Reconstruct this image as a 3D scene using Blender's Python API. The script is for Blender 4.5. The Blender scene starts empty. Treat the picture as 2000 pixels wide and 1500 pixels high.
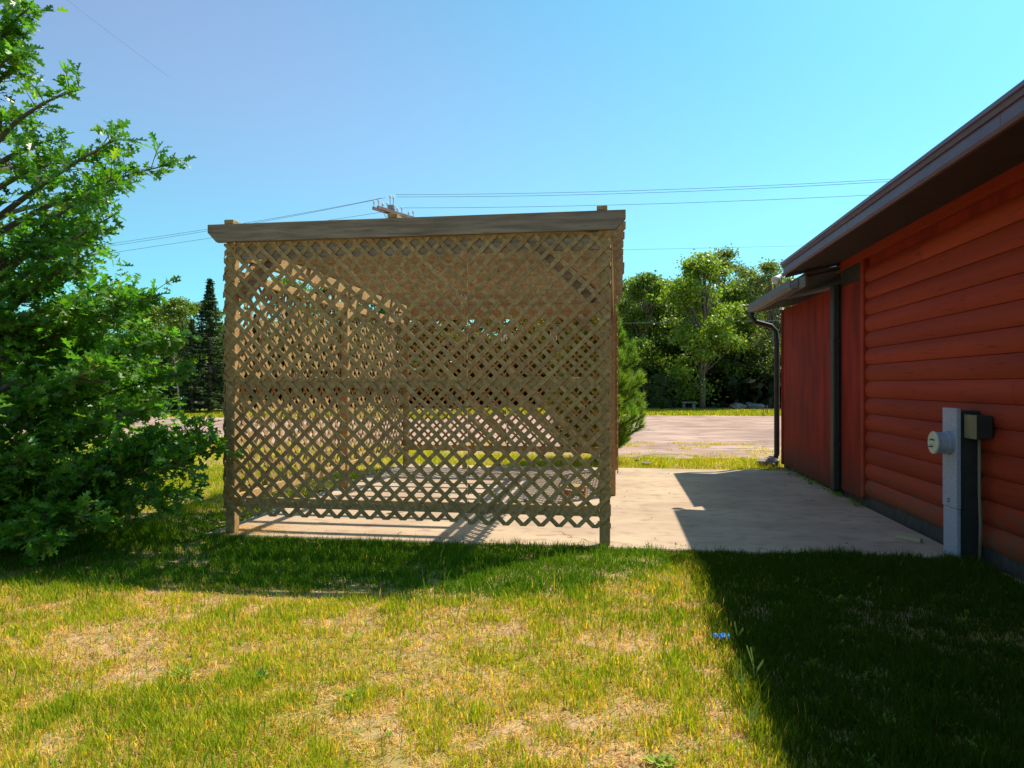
import bpy, math, random
import numpy as np
from mathutils import Vector, Matrix, Quaternion
random.seed(7)
rng = np.random.default_rng(7)
R = math.radians
scene = bpy.context.scene
COL = scene.collection

# ------------------------------------------------------------------ camera
CAM_H = 1.36
YAW = R(8.57)
cam_d = bpy.data.cameras.new('camera'); cam = bpy.data.objects.new('camera', cam_d); COL.objects.link(cam)
cam_d.sensor_width = 36; cam_d.lens = 36*1380/2000
cam_d.clip_start = .05; cam_d.clip_end = 900
cam.location = (0, 0, CAM_H); cam.rotation_euler = (R(90.08), 0, YAW)
scene.camera = cam
# ------------------------------------------------------------------ world and sun
SUN = Vector((.50, .555, 1)).normalized()
EL = math.asin(SUN.z); AZ = math.atan2(SUN.x, SUN.y)
w = bpy.data.worlds.new('World'); scene.world = w; w.use_nodes = True
nt = w.node_tree; nt.nodes.clear()
out = nt.nodes.new('ShaderNodeOutputWorld'); bg = nt.nodes.new('ShaderNodeBackground')
sky = nt.nodes.new('ShaderNodeTexSky'); sky.sky_type = 'NISHITA'; sky.sun_disc = False
sky.sun_elevation = EL; sky.sun_rotation = AZ
sky.air_density = 1.0; sky.dust_density = 1.0; sky.ozone_density = .3
tint = nt.nodes.new('ShaderNodeMix'); tint.data_type = 'RGBA'; tint.blend_type = 'MULTIPLY'
tint.inputs[0].default_value = 1
tcw = nt.nodes.new('ShaderNodeTexCoord'); sepw = nt.nodes.new('ShaderNodeSeparateXYZ')
dotw = nt.nodes.new('ShaderNodeVectorMath'); dotw.operation = 'DOT_PRODUCT'; dotw.inputs[1].default_value = SUN
nt.links.new(tcw.outputs['Generated'], sepw.inputs[0]); nt.links.new(tcw.outputs['Generated'], dotw.inputs[0])
me_ = nt.nodes.new('ShaderNodeMapRange'); me_.interpolation_type = 'SMOOTHSTEP'; me_.inputs[1].default_value = .05; me_.inputs[2].default_value = .48
ma_ = nt.nodes.new('ShaderNodeMapRange'); ma_.interpolation_type = 'SMOOTHSTEP'; ma_.inputs[1].default_value = .86; ma_.inputs[2].default_value = .42
nt.links.new(sepw.outputs[2], me_.inputs[0]); nt.links.new(dotw.outputs['Value'], ma_.inputs[0])
mm_ = nt.nodes.new('ShaderNodeMath'); mm_.operation = 'MULTIPLY'; nt.links.new(me_.outputs[0], mm_.inputs[0]); nt.links.new(ma_.outputs[0], mm_.inputs[1])
tmx = nt.nodes.new('ShaderNodeMix'); tmx.data_type = 'RGBA'; tmx.inputs[6].default_value = (.66, 1.58, 1.62, 1); tmx.inputs[7].default_value = (1.55, 1.62, 1.68, 1)
nt.links.new(mm_.outputs[0], tmx.inputs[0]); nt.links.new(tmx.outputs[2], tint.inputs[7])
nt.links.new(sky.outputs[0], tint.inputs[6]); nt.links.new(tint.outputs[2], bg.inputs[0])
bg.inputs[1].default_value = .082
nt.links.new(bg.outputs[0], out.inputs[0])
sl = bpy.data.lights.new('sun', 'SUN'); so = bpy.data.objects.new('sun', sl); COL.objects.link(so)
sl.energy = 5.0; sl.angle = R(.5); sl.color = (1, .92, .74)
so.rotation_euler = SUN.to_track_quat('Z', 'Y').to_euler(); so.location = (10, 12, 20)
vs = scene.view_settings
vs.view_transform = 'Standard'; vs.look = 'None'; vs.gamma = 1; vs.exposure = .45
vs.use_curve_mapping = False
scene.display_settings.display_device = 'sRGB'

# ------------------------------------------------------------------ materials
def mat(name, col, col2=None, rough=.7, scale=6., bump=0., bscale=40., metal=0., spec=.5, stretch=(1,1,1), detail=6, spots=None, lo=.35, hi=.65, objvar=0, splash=None):
    m = bpy.data.materials.new(name); m.use_nodes = True
    n = m.node_tree; b = n.nodes['Principled BSDF']
    b.inputs['Roughness'].default_value = rough; b.inputs['Metallic'].default_value = metal
    b.inputs['Specular IOR Level'].default_value = spec
    b.inputs['Base Color'].default_value = (*col, 1)
    tc = n.nodes.new('ShaderNodeTexCoord'); mp = n.nodes.new('ShaderNodeMapping')
    n.links.new(tc.outputs['Object'], mp.inputs[0]); mp.inputs['Scale'].default_value = stretch
    cur = None
    if col2:
        no = n.nodes.new('ShaderNodeTexNoise'); no.inputs['Scale'].default_value = scale; no.inputs['Detail'].default_value = detail
        n.links.new(mp.outputs[0], no.inputs[0])
        cr = n.nodes.new('ShaderNodeValToRGB'); cr.color_ramp.elements[0].position = lo; cr.color_ramp.elements[1].position = hi
        cr.color_ramp.elements[0].color = (*col, 1); cr.color_ramp.elements[1].color = (*col2, 1)
        n.links.new(no.outputs[0], cr.inputs[0]); cur = cr.outputs[0]
    if spots:
        sc, scol, a, bb = spots
        no = n.nodes.new('ShaderNodeTexNoise'); no.inputs['Scale'].default_value = sc; no.inputs['Detail'].default_value = 8
        n.links.new(mp.outputs[0], no.inputs[0])
        cr = n.nodes.new('ShaderNodeValToRGB'); cr.color_ramp.elements[0].position = a; cr.color_ramp.elements[1].position = bb
        cr.color_ramp.elements[0].color = (0,0,0,1); cr.color_ramp.elements[1].color = (1,1,1,1)
        n.links.new(no.outputs[0], cr.inputs[0])
        mx = n.nodes.new('ShaderNodeMix'); mx.data_type = 'RGBA'
        n.links.new(cr.outputs[0], mx.inputs[0])
        if cur: n.links.new(cur, mx.inputs[6])
        else: mx.inputs[6].default_value = (*col, 1)
        mx.inputs[7].default_value = (*scol, 1); cur = mx.outputs[2]
    if splash:
        ge = n.nodes.new('ShaderNodeNewGeometry'); sp = n.nodes.new('ShaderNodeSeparateXYZ'); n.links.new(ge.outputs['Position'], sp.inputs[0])
        nz = n.nodes.new('ShaderNodeTexNoise'); nz.inputs['Scale'].default_value = 9; nz.inputs['Detail'].default_value = 8; n.links.new(ge.outputs['Position'], nz.inputs[0])
        ad = n.nodes.new('ShaderNodeMath'); ad.operation='MULTIPLY_ADD'; n.links.new(nz.outputs[0], ad.inputs[0]); ad.inputs[1].default_value = -1.1; n.links.new(sp.outputs[2], ad.inputs[2])
        mr = n.nodes.new('ShaderNodeMapRange'); mr.inputs[1].default_value = -.05; mr.inputs[2].default_value = -.5; mr.inputs[4].default_value = .75; n.links.new(ad.outputs[0], mr.inputs[0])
        mx = n.nodes.new('ShaderNodeMix'); mx.data_type = 'RGBA'; n.links.new(mr.outputs[0], mx.inputs[0]); n.links.new(cur, mx.inputs[6]); mx.inputs[7].default_value = (*splash, 1); cur = mx.outputs[2]
    if objvar:
        oi = n.nodes.new('ShaderNodeObjectInfo'); mr = n.nodes.new('ShaderNodeMapRange'); mr.inputs[3].default_value = 1-objvar; mr.inputs[4].default_value = 1+objvar*.6
        n.links.new(oi.outputs['Random'], mr.inputs[0]); hs = n.nodes.new('ShaderNodeHueSaturation'); n.links.new(mr.outputs[0], hs.inputs['Value']); n.links.new(cur, hs.inputs['Color']); cur = hs.outputs[0]
    if cur: n.links.new(cur, b.inputs['Base Color'])
    if bump:
        nb = n.nodes.new('ShaderNodeTexNoise'); nb.inputs['Scale'].default_value = bscale; nb.inputs['Detail'].default_value = 5
        n.links.new(mp.outputs[0], nb.inputs[0])
        bp = n.nodes.new('ShaderNodeBump'); bp.inputs['Strength'].default_value = min(1, bump*10); bp.inputs['Distance'].default_value = bump*.1
        n.links.new(nb.outputs[0], bp.inputs['Height']); n.links.new(bp.outputs[0], b.inputs['Normal'])
    return m

def leafmat(name, attr=False, col=(.06,.12,.02), trans=.5, rough=.5, tcol=None, var=.35):
    """foliage: diffuse + gloss in front, light coming through the leaf from behind"""
    m = bpy.data.materials.new(name); m.use_nodes = True
    n = m.node_tree; b = n.nodes['Principled BSDF']; o = n.nodes['Material Output']
    b.inputs['Roughness'].default_value = rough
    tr = n.nodes.new('ShaderNodeBsdfTranslucent'); mx = n.nodes.new('ShaderNodeMixShader'); mx.inputs[0].default_value = trans
    n.links.new(b.outputs[0], mx.inputs[1]); n.links.new(tr.outputs[0], mx.inputs[2]); n.links.new(mx.outputs[0], o.inputs[0])
    if attr:
        a = n.nodes.new('ShaderNodeAttribute'); a.attribute_name = 'col'; src = a.outputs['Color']
    else:
        oi = n.nodes.new('ShaderNodeObjectInfo')
        a = n.nodes.new('ShaderNodeRGB'); a.outputs[0].default_value = (*col, 1); src = a.outputs[0]
    n.links.new(src, b.inputs['Base Color'])
    g = n.nodes.new('ShaderNodeMix'); g.data_type = 'RGBA'; g.blend_type = 'MULTIPLY'; g.inputs[0].default_value = 1
    n.links.new(src, g.inputs[6]); g.inputs[7].default_value = (*(tcol or (1.5,1.5,.6)), 1)
    n.links.new(g.outputs[2], tr.inputs[0])
    return m

M = {}
M['wood'] = mat('tan_wood', (.33,.195,.078), (.47,.315,.14), rough=.8, scale=26, bump=.02, bscale=110, spots=(60,(.22,.125,.055),.56,.74), objvar=.16, spec=.25)
M['weathered'] = mat('weathered_board', (.20,.145,.10), (.33,.25,.18), rough=.85, scale=22, bump=.02, bscale=70, stretch=(.10,1,1.2), spots=(40,(.14,.095,.07),.56,.72), spec=.2)
M['concrete'] = mat('concrete', (.40,.27,.19), (.52,.39,.265), rough=.92, scale=1.3, detail=10, bump=.02, bscale=70, stretch=(.75,1.15,1), spots=(7,(.34,.215,.16),.52,.72))
M['foundation'] = mat('foundation_block', (.035,.035,.03), (.065,.06,.05), rough=.95, scale=12, bump=.03)
M['red'] = mat('red_stain', (.36,.043,.013), (.28,.030,.010), rough=.72, spec=.18, scale=3, bump=.02, bscale=60, stretch=(1,.12,2), spots=(30,(.14,.02,.012),.58,.78), objvar=.16, splash=(.12,.07,.04))
M['red_panel'] = mat('red_panel_paint', (.30,.026,.011), (.16,.016,.009), rough=.85, spec=.2, scale=2.5, bump=.012, bscale=120, stretch=(1,2,.5), spots=(30,(.09,.02,.01),.60,.78), splash=(.08,.045,.025))
M['trimdark'] = mat('dark_trim', (.018,.017,.016), (.03,.028,.025), rough=.55, scale=8)
M['grey_trim'] = mat('grey_trim', (.20,.20,.19), (.28,.27,.25), rough=.6, scale=15)
M['gutter_brown'] = mat('gutter_brown', (.10,.085,.075), (.15,.125,.11), rough=.6, scale=12)
M['fascia'] = mat('brown_grey_metal', (.10,.055,.09), (.13,.075,.12), rough=.5, scale=4)
M['soffit'] = mat('soffit_brown', (.028,.022,.026), (.04,.03,.034), rough=.7, scale=5)
M['shingle'] = mat('roofing', (.07,.06,.06), (.12,.10,.10), rough=.9, scale=20, bump=.03)
M['galv'] = mat('galvanised', (.27,.27,.33), (.38,.38,.45), rough=.6, scale=60, spots=(90,(.32,.34,.42),.5,.7))
M['glass_dome'] = mat('meter_glass', (.56,.53,.42), rough=.15)
M['black'] = mat('black_plastic', (.012,.012,.012), rough=.5)
M['brownbox'] = mat('brown_box', (.16,.13,.07), (.20,.16,.09), rough=.6, scale=10)
M['bark'] = mat('bark', (.10,.075,.055), (.20,.16,.12), rough=.95, scale=9, bump=.05, stretch=(1,1,.3))
M['palebark'] = mat('pale_bark', (.20,.18,.16), (.36,.34,.31), rough=.9, scale=7, bump=.03, stretch=(1,1,.4))
M['polewood'] = mat('pole_wood', (.16,.11,.10), (.24,.17,.16), rough=.9, scale=6, stretch=(1,1,.2))
M['wire'] = mat('wire', (.10,.12,.14), rough=.6)
M['porcelain'] = mat('porcelain', (.70,.68,.72), rough=.25)
M['chrome'] = mat('mirror_ball', (.75,.77,.80), rough=.08, metal=1)
M['white'] = mat('white_shell', (.75,.73,.70), rough=.4)
M['blue'] = mat('blue_wrapper', (.02,.22,.80), (.06,.38,.85), rough=.35, scale=40, lo=.5, hi=.62)
M['rock'] = mat('rock', (.12,.10,.10), (.36,.31,.28), rough=.95, scale=9, bump=.04, bscale=20)
M['dirt'] = mat('dirt_lot', (.30,.17,.13), (.50,.325,.255), rough=.95, scale=.8, bump=.04, bscale=12, stretch=(.45,.9,1), detail=10, spots=(2.2,(.25,.155,.12),.50,.62))
M['leaf'] = leafmat('oak_leaf', attr=True, trans=.42, rough=.36, tcol=(1.6,1.9,.6)); M['leaf'].node_tree.nodes['Principled BSDF'].inputs['Specular IOR Level'].default_value = .4
M['grass'] = leafmat('grass_blade', attr=True, trans=.42, rough=.8, tcol=(1.5,1.4,.5)); M['grass'].node_tree.nodes['Principled BSDF'].inputs['Specular IOR Level'].default_value = .12
M['crown'] = leafmat('tree_foliage', attr=True, trans=.42, rough=.45, tcol=(1.8,1.8,.7))
M['needle'] = leafmat('pine_needles', attr=True, trans=.35, rough=.5, tcol=(1.6,1.6,.7))
M['twine'] = mat('twine', (.42,.33,.2), rough=.9)
M['paper'] = mat('pale_litter', (.6,.52,.42), rough=.8)

def ground_mat():
    m = mat('lawn_soil', (.26,.165,.085), (.50,.34,.19), rough=1, scale=14, bump=.06, bscale=90, spots=(1.1,(.26,.22,.035),.46,.58))
    return m
M['ground'] = ground_mat()

# ------------------------------------------------------------------ helpers
def tag(o, label=None, cat=None, group=None, kind=None):
    if label: o['label'] = label
    if cat: o['category'] = cat
    if group: o['group'] = group
    if kind: o['kind'] = kind
    return o
def empty(name, loc, label, cat, group=None, rz=0):
    o = bpy.data.objects.new(name, None); COL.objects.link(o); o.location = loc; o.rotation_euler = (0,0,rz)
    o.empty_display_size = .2
    return tag(o, label, cat, group)
class MB:
    """collects shapes in world coordinates, builds one mesh object"""
    def __init__(s): s.v=[]; s.f=[]
    def add(s, v, f):
        k=len(s.v); s.v += [tuple(p) for p in v]; s.f += [tuple(i+k for i in q) for q in f]; return s
    def box(s, a, b, bev=0):
        x0,y0,z0=a; x1,y1,z1=b
        v=[(x0,y0,z0),(x1,y0,z0),(x1,y1,z0),(x0,y1,z0),(x0,y0,z1),(x1,y0,z1),(x1,y1,z1),(x0,y1,z1)]
        return s.add(v,[(0,3,2,1),(4,5,6,7),(0,1,5,4),(1,2,6,5),(2,3,7,6),(3,0,4,7)])
    def prism(s, poly, vec):
        """poly: list of 3-D points (planar), extruded by vec"""
        n=len(poly); vec=Vector(vec)
        v=[Vector(p) for p in poly]+[Vector(p)+vec for p in poly]
        nrm=Vector((0,0,0))
        for i in range(n):
            a=Vector(poly[i]); b=Vector(poly[(i+1)%n]); nrm+=a.cross(b)
        f=[tuple(range(n)), tuple(range(2*n-1,n-1,-1))]+[((i+1)%n,i,i+n,(i+1)%n+n) for i in range(n)]
        if nrm.dot(vec)>0: f=[tuple(reversed(q)) for q in f]
        return s.add(v,f)
    def tube(s, pts, rads, n=8, cap=True):
        pts=[Vector(p) for p in pts]
        if not hasattr(rads,'__len__'): rads=[rads]*len(pts)
        rings=[]; k=len(s.v); prev=None
        for i,p in enumerate(pts):
            d=(pts[min(i+1,len(pts)-1)]-pts[max(i-1,0)]).normalized()
            if prev is None:
                a=d.cross(Vector((0,0,1)));
                if a.length<.05: a=d.cross(Vector((1,0,0)))
            else: a=prev-d*prev.dot(d)
            a.normalize(); prev=a; b=d.cross(a)
            for j in range(n):
                t=2*math.pi*j/n; s.v.append(tuple(p+(a*math.cos(t)+b*math.sin(t))*rads[i]))
        for i in range(len(pts)-1):
            for j in range(n):
                s.f.append((k+i*n+j,k+i*n+(j+1)%n,k+(i+1)*n+(j+1)%n,k+(i+1)*n+j))
        if cap:
            s.f.append(tuple(k+j for j in reversed(range(n)))); s.f.append(tuple(k+(len(pts)-1)*n+j for j in range(n)))
        return s
    def lathe(s, c, prof, n=20, axis='z'):
        k=len(s.v); c=Vector(c)
        for r,h in prof:
            for j in range(n):
                t=2*math.pi*j/n
                p={'z':(r*math.cos(t),r*math.sin(t),h),'x':(h,r*math.cos(t),r*math.sin(t)),'y':(r*math.cos(t),h,r*math.sin(t))}[axis]
                s.v.append(tuple(c+Vector(p)))
        for i in range(len(prof)-1):
            for j in range(n): s.f.append((k+i*n+j,k+i*n+(j+1)%n,k+(i+1)*n+(j+1)%n,k+(i+1)*n+j))
        s.f.append(tuple(k+j for j in reversed(range(n)))); s.f.append(tuple(k+(len(prof)-1)*n+j for j in range(n)))
        return s
    def build(s, name, m, parent=None, smooth=False, bevel=0, base=None):
        off = Vector(base) if base else (Vector(parent.matrix_basis.translation) if parent else Vector((0,0,0)))
        if parent and parent.parent: off = off + Vector(parent.parent.matrix_basis.translation)
        me=bpy.data.meshes.new(name); me.from_pydata([tuple(Vector(p)-off) for p in s.v],[],s.f)
        me.materials.append(m)
        if smooth:
            me.polygons.foreach_set('use_smooth',[True]*len(me.polygons))
        me.update()
        o=bpy.data.objects.new(name,me); COL.objects.link(o)
        if parent: o.parent=parent
        elif base: o.location=base
        if bevel:
            b=o.modifiers.new('bevel','BEVEL'); b.width=bevel; b.segments=1; b.limit_method='ANGLE'; b.angle_limit=R(40)
        return o

def np_mesh(name, V, F, cols, m, parent=None, smooth=False, nper=None):
    """V (n,3) F (m,3) or (m,4); cols per vertex (n,3)"""
    me=bpy.data.meshes.new(name); k=F.shape[1]
    me.vertices.add(len(V)); me.vertices.foreach_set('co', V.astype(np.float32).ravel())
    me.loops.add(F.size); me.loops.foreach_set('vertex_index', F.astype(np.int32).ravel())
    me.polygons.add(len(F)); me.polygons.foreach_set('loop_start', np.arange(0,F.size,k,dtype=np.int32))
    try: me.polygons.foreach_set('loop_total', np.full(len(F),k,dtype=np.int32))
    except Exception: pass
    me.update(calc_edges=True)
    if cols is not None:
        at=me.color_attributes.new('col','FLOAT_COLOR','POINT')
        at.data.foreach_set('color', np.concatenate([cols,np.ones((len(cols),1))],1).astype(np.float32).ravel())
    me.materials.append(m)
    o=bpy.data.objects.new(name,me); COL.objects.link(o)
    if parent: o.parent=parent
    return o

def vnoise(x, y, s, seed=0):
    r=np.random.default_rng(seed); g=r.random((64,64))
    X=x/s; Y=y/s; xi=np.floor(X).astype(int); yi=np.floor(Y).astype(int); fx=X-xi; fy=Y-yi
    fx=fx*fx*(3-2*fx); fy=fy*fy*(3-2*fy)
    a=g[xi%64,yi%64]; b=g[(xi+1)%64,yi%64]; c=g[xi%64,(yi+1)%64]; d=g[(xi+1)%64,(yi+1)%64]
    return (a*(1-fx)+b*fx)*(1-fy)+(c*(1-fx)+d*fx)*fy
def gz(x, y):
    """height of the lawn"""
    x=np.asarray(x,float); y=np.asarray(y,float)
    h=-.035+.03*(vnoise(x,y,1.7,3)-.5)+.02*(vnoise(x,y,.6,4)-.5)
    near=np.exp(-((y-5.2)/1.3)**2)*np.clip((x+2.4)/1.6,0,1)*.03
    fade=np.clip((18-np.hypot(x,y))/8,0,1)
    return -.035+(h+near+.035)*fade

# ------------------------------------------------------------------ ground, lot, slab
def ground():
    a=np.concatenate([-np.geomspace(600,14,25)[:-1], np.linspace(-14,14,141), np.geomspace(14,600,25)[1:]])
    b=np.concatenate([-np.geomspace(600,4,20)[:-1], np.linspace(-4,20,121), np.geomspace(20,600,25)[1:]])
    X,Y=np.meshgrid(a,b,indexing='ij'); Z=gz(X,Y)
    # under the slab and the shed the soil stays below
    ins=(X>-4.0)&(X<9)&(Y>5.8)&(Y<13.2); ins2=(X>-3.62)&(X<2.6)&(Y>6.05)&(Y<11.7)
    Z=np.where(ins,np.minimum(Z,-.025),Z); Z=np.where(ins2,-.09,Z); Z=np.where((Y>12.6)&(Y<36),np.minimum(Z,-.036),Z)
    V=np.stack([X.ravel(),Y.ravel(),Z.ravel()],1); na,nb=len(a),len(b)
    i,j=np.meshgrid(np.arange(na-1),np.arange(nb-1),indexing='ij'); q=(i*nb+j).ravel()
    F=np.stack([q,q+nb,q+nb+1,q+1],1)
    o=np_mesh('ground',V,F,None,M['ground']); o['kind']='structure'
    return o
ground()
# gravel/dirt lot beyond the slab: uneven outline, one thin sheet
def sheet(name, pts, z, m):
    mb=MB(); mb.add([(x,y,z) for x,y in pts],[tuple(range(len(pts)))]); o=mb.build(name,m); o['kind']='structure'; return o
lot=[]
xs=np.concatenate([np.linspace(-60,-16,30),np.linspace(-15.9,16,700),np.linspace(16.2,60,30)])
for x in xs:
    f=1/(1+math.exp((x+4)/.8)); e=(float(vnoise(np.array(x+90.),np.array(0.),1.3,61))-.5)*1.5+(float(vnoise(np.array(x+90.),np.array(3.),.31,62))-.5)*.8+(float(vnoise(np.array(x+90.),np.array(5.),.09,63))-.5)*.35
    lot.append((x, 13.75+e+1.9*f))
for x in xs[::-1]:
    f=1/(1+math.exp((x+8)/.8)); e=(float(vnoise(np.array(x+90.),np.array(7.),3.3,64))-.5)*1.8+(float(vnoise(np.array(x+90.),np.array(9.),.6,65))-.5)*1.0
    lot.append((x, 33.4+e-4.3*f))
sheet('dirt_lot', lot, -.030, M['dirt'])
sb=MB(); sb.box((-3.74,5.98,-.12),(2.74,11.75,0))
slab=sb.build('concrete_slab', M['concrete'], bevel=.012); slab['kind']='structure'

# ------------------------------------------------------------------ lattice pergola
PX0,PX1,PY0,PYM,PY1 = -3.57,-.07,6.0,8.75,11.5
gz_root=empty('lattice_pergola',(-1.82,8.75,0),'tan wooden lattice pergola standing on the concrete slab','pergola')
P=.09
def gpart(name, mb, bevel=.004, m=None): return mb.build(name, m or M['wood'], gz_root, bevel=bevel)
posts=[(PX0,PY0),(PX1-P,PY0),(PX0,PYM),(PX1-P+.035,PYM),(PX0,PY1-P),(PX1-P+.05,PY1-P)]
for x,y in posts:
    y0=y+.0225 if y==PY0 else y
    gpart('post', MB().box((x,y0,.002),(x+P,y0+P,2.54)), .006)
# beams that run away from the camera and headers across
for x in (PX0+.01,PX1-P+.01):
    gpart('side_beam', MB().box((x,PY0+.022,2.54),(x+.07,PY1+.05,2.678)))
gpart('header', MB().box((PX0+P+.002,PY0+.023,2.51),(PX1-P-.002,PY0+.060,2.675)),.004,M['weathered'])
gpart('header', MB().box((PX0+P+.002,PY1-.06,2.44),(PX1-P-.002,PY1-.022,2.675)))
# joists with raked ends
def joist(y, x0=PX0-.13, x1=PX1+.13, z=2.68, h=.14, t=.038, name='joist', m=None):
    poly=[(x0,y,z+h),(x0,y,z+h*.55),(x0+.085,y,z),(x1-.085,y,z),(x1,y,z+h*.55),(x1,y,z+h)]
    return gpart(name, MB().prism(poly,(0,t,0)),.003,m)
ny=14
joist(PY0-.055, z=2.657, h=.163, name='front_joist', t=.045, m=M['weathered'])
for i in range(1,ny): joist(PY0-.05+i*.425+random.uniform(-.012,.012), x0=PX0-.13+random.uniform(-.015,.015), x1=PX1+.13+random.uniform(-.01,.012))
for x in (PX0+.03,-2.0,PX1-.11):
    gpart('runner', MB().box((x,PY0-.05,2.823),(x+.088,PY1+.1,2.861)))
# knee braces (flat boards in the plane of each wall)
def brace_x(x0,z0,x1,z1,y,wd=.12,t=.035):
    d=Vector((x1-x0,0,z1-z0)).normalized(); n=Vector((-d.z,0,d.x))*wd/2
    a=Vector((x0,y,z0)); b=Vector((x1,y,z1)); gpart('knee_brace', MB().prism([a-n,b-n,b+n,a+n],(0,t,0)),.004,M['weathered'])
def brace_y(y0,z0,y1,z1,x,wd=.10,t=.035):
    d=Vector((0,y1-y0,z1-z0)).normalized(); n=Vector((0,-d.z,d.y))*wd/2
    a=Vector((x,y0,z0)); b=Vector((x,y1,z1)); gpart('knee_brace', MB().prism([a-n,b-n,b+n,a+n],(t,0,0)))
brace_x(PX1-P-.02,2.10,PX1-P-.50,2.53,PY0+.075); brace_x(PX0+P+.02,2.16,PX0+P+.38,2.53,PY0+.075)
brace_y(PY0+.09,2.12,PY0+.48,2.55,PX0+.03); brace_y(PYM-.0,2.15,PYM-.40,2.55,PX0+.03); brace_y(PYM+P,2.15,PYM+.48,2.55,PX0+.03)
brace_y(PY1-P,2.15,PY1-.48,2.55,PX0+.03)
brace_y(PY0+.12,2.15,PY0+.52,2.55,PX1-.065); brace_y(PYM,2.15,PYM-.40,2.55,PX1-.065)
brace_x(PX1-P-.02,2.08,PX1-P-.5,2.48,PY1-.11); brace_x(PX0+P+.02,2.08,PX0+P+.5,2.48,PY1-.11)
# rails
gpart('rail', MB().box((PX0+P+.002,PY0+.0228,1.335),(PX1-P-.002,PY0+.060,1.425)))
gpart('rail', MB().box((PX0+P+.002,PY0+.0228,.245),(PX1-P-.002,PY0+.060,.335)))
for a,b in ((PX0+P+.002,PX1-P-.002),):
    gpart('rail', MB().box((a,PY1-.06,.27),(b,PY1-.022,.36)))
    gpart('rail', MB().box((a,PY1-.06,1.34),(b,PY1-.022,1.42)))
for a,b in ((PY0+P+.022,PYM-.002),(PYM+P+.002,PY1-P-.002)):
    for z in (.26,1.34,2.34):
        gpart('rail', MB().box((PX0+.03,a,z),(PX0+.068,b,z+.085)))
a,b=PYM+P+.002,PY1-P-.002
for z in (.27,1.34,2.34): gpart('rail', MB().box((PX1-.03,a,z),(PX1+.006,b,z+.085)))
gpart('rail', MB().box((PX1-.068,PY0+P+.022,2.20),(PX1-.03,PYM-.002,2.255)))
# lattice
def clip_strip(c, slope, W, H, hw):
    """strip about the line v = slope*(u-c), half width hw, clipped to [0,W]x[0,H]"""
    s2=math.sqrt(2)
    d=np.array([1,slope])/s2; n=np.array([-slope,1])/s2; p=np.array([c,0.])
    L=20
    poly=[p-d*L-n*hw,p+d*L-n*hw,p+d*L+n*hw,p-d*L+n*hw]
    def cl(poly,f):
        o=[]
        for i in range(len(poly)):
            a=poly[i]; b=poly[(i+1)%len(poly)]; fa=f(a); fb=f(b)
            if fa>=0: o.append(a)
            if (fa>=0)!=(fb>=0): o.append(a+(b-a)*fa/(fa-fb))
        return o
    for f in (lambda q:q[0], lambda q:W-q[0], lambda q:q[1], lambda q:H-q[1]):
        poly=cl(poly,f)
        if len(poly)<3: return None
    ar=0
    for i in range(len(poly)): a=poly[i]; b=poly[(i+1)%len(poly)]; ar+=a[0]*b[1]-a[1]*b[0]
    return poly if abs(ar)/2>.0012 else None
SLATS=[]
def lattice(o, u, n, W, H, front=1, phase=0., pitch=.1525, hw=.0185, t=.0075):
    """o lower corner, u direction across, n outward; front=+1: slats leaning '/' lie outside"""
    o=Vector(o); u=Vector(u); n=Vector(n); z=Vector((0,0,1))
    for slope in (1,-1):
        lay = 1 if slope==front else 0
        k0=int(-(H+W)/pitch)-2; k1=int((W+H)/pitch)+2
        for k in range(k0,k1+1):
            c=k*pitch+phase+random.uniform(-.003,.003)
            poly=clip_strip(c,slope,W,H,hw)
            if not poly: continue
            base=o+n*(lay*(t+.0006))
            pts=[base+u*p[0]+z*p[1] for p in poly]
            SLATS.append((pts,n*t))
# front wall: two long sheets one above the other on the left, one upright sheet on the right
lattice((PX0-.005,PY0+.0205,.168),(1,0,0),(0,-1,0),2.277,1.219,-1,.02)
lattice((PX0-.005,PY0+.0205,1.390),(1,0,0),(0,-1,0),2.277,1.265,-1,.05)
lattice((-1.295,PY0+.0205,.150),(1,0,0),(0,-1,0),1.232,2.505,1,.03)
nf=len(SLATS)
# left wall (outside face)
for a,b in ((PY0+.01,PYM+.04),(PYM+.043,PY1)):
    lattice((PX0-.001,a,.235),(0,1,0),(-1,0,0),b-a,1.12,1,.03)
    lattice((PX0-.001,a,1.358),(0,1,0),(-1,0,0),b-a,1.07,1,.09)
left_end=len(SLATS)
# back wall and rear half of right wall, and the short valance over the opening
lattice((PX0,PY1+.001,.30),(1,0,0),(0,1,0),1.74,2.2,-1,.03)
lattice((PX0+1.743,PY1+.001,.30),(1,0,0),(0,1,0),1.757,2.2,1,.08)
lattice((PX1+.052,PYM+.03,.27),(0,1,0),(1,0,0),PY1-PYM-.03,2.2,-1,.05)
lattice((PX1+.001,PY0+.02,2.20),(0,1,0),(1,0,0),PYM-PY0-.02,.40,-1,.05)
NS=min(300,len(SLATS))
for pts,v in SLATS[:NS]:
    MB().prism(pts,v).build('slat',M['wood'],gz_root)
rest=MB()
for pts,v in SLATS[NS:]: rest.prism(pts,v)
ro=rest.build('lattice_slats',M['wood'],gz_root); ro['kind']='stuff'
print('slats',len(SLATS),'front',nf,'left',left_end)

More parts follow.
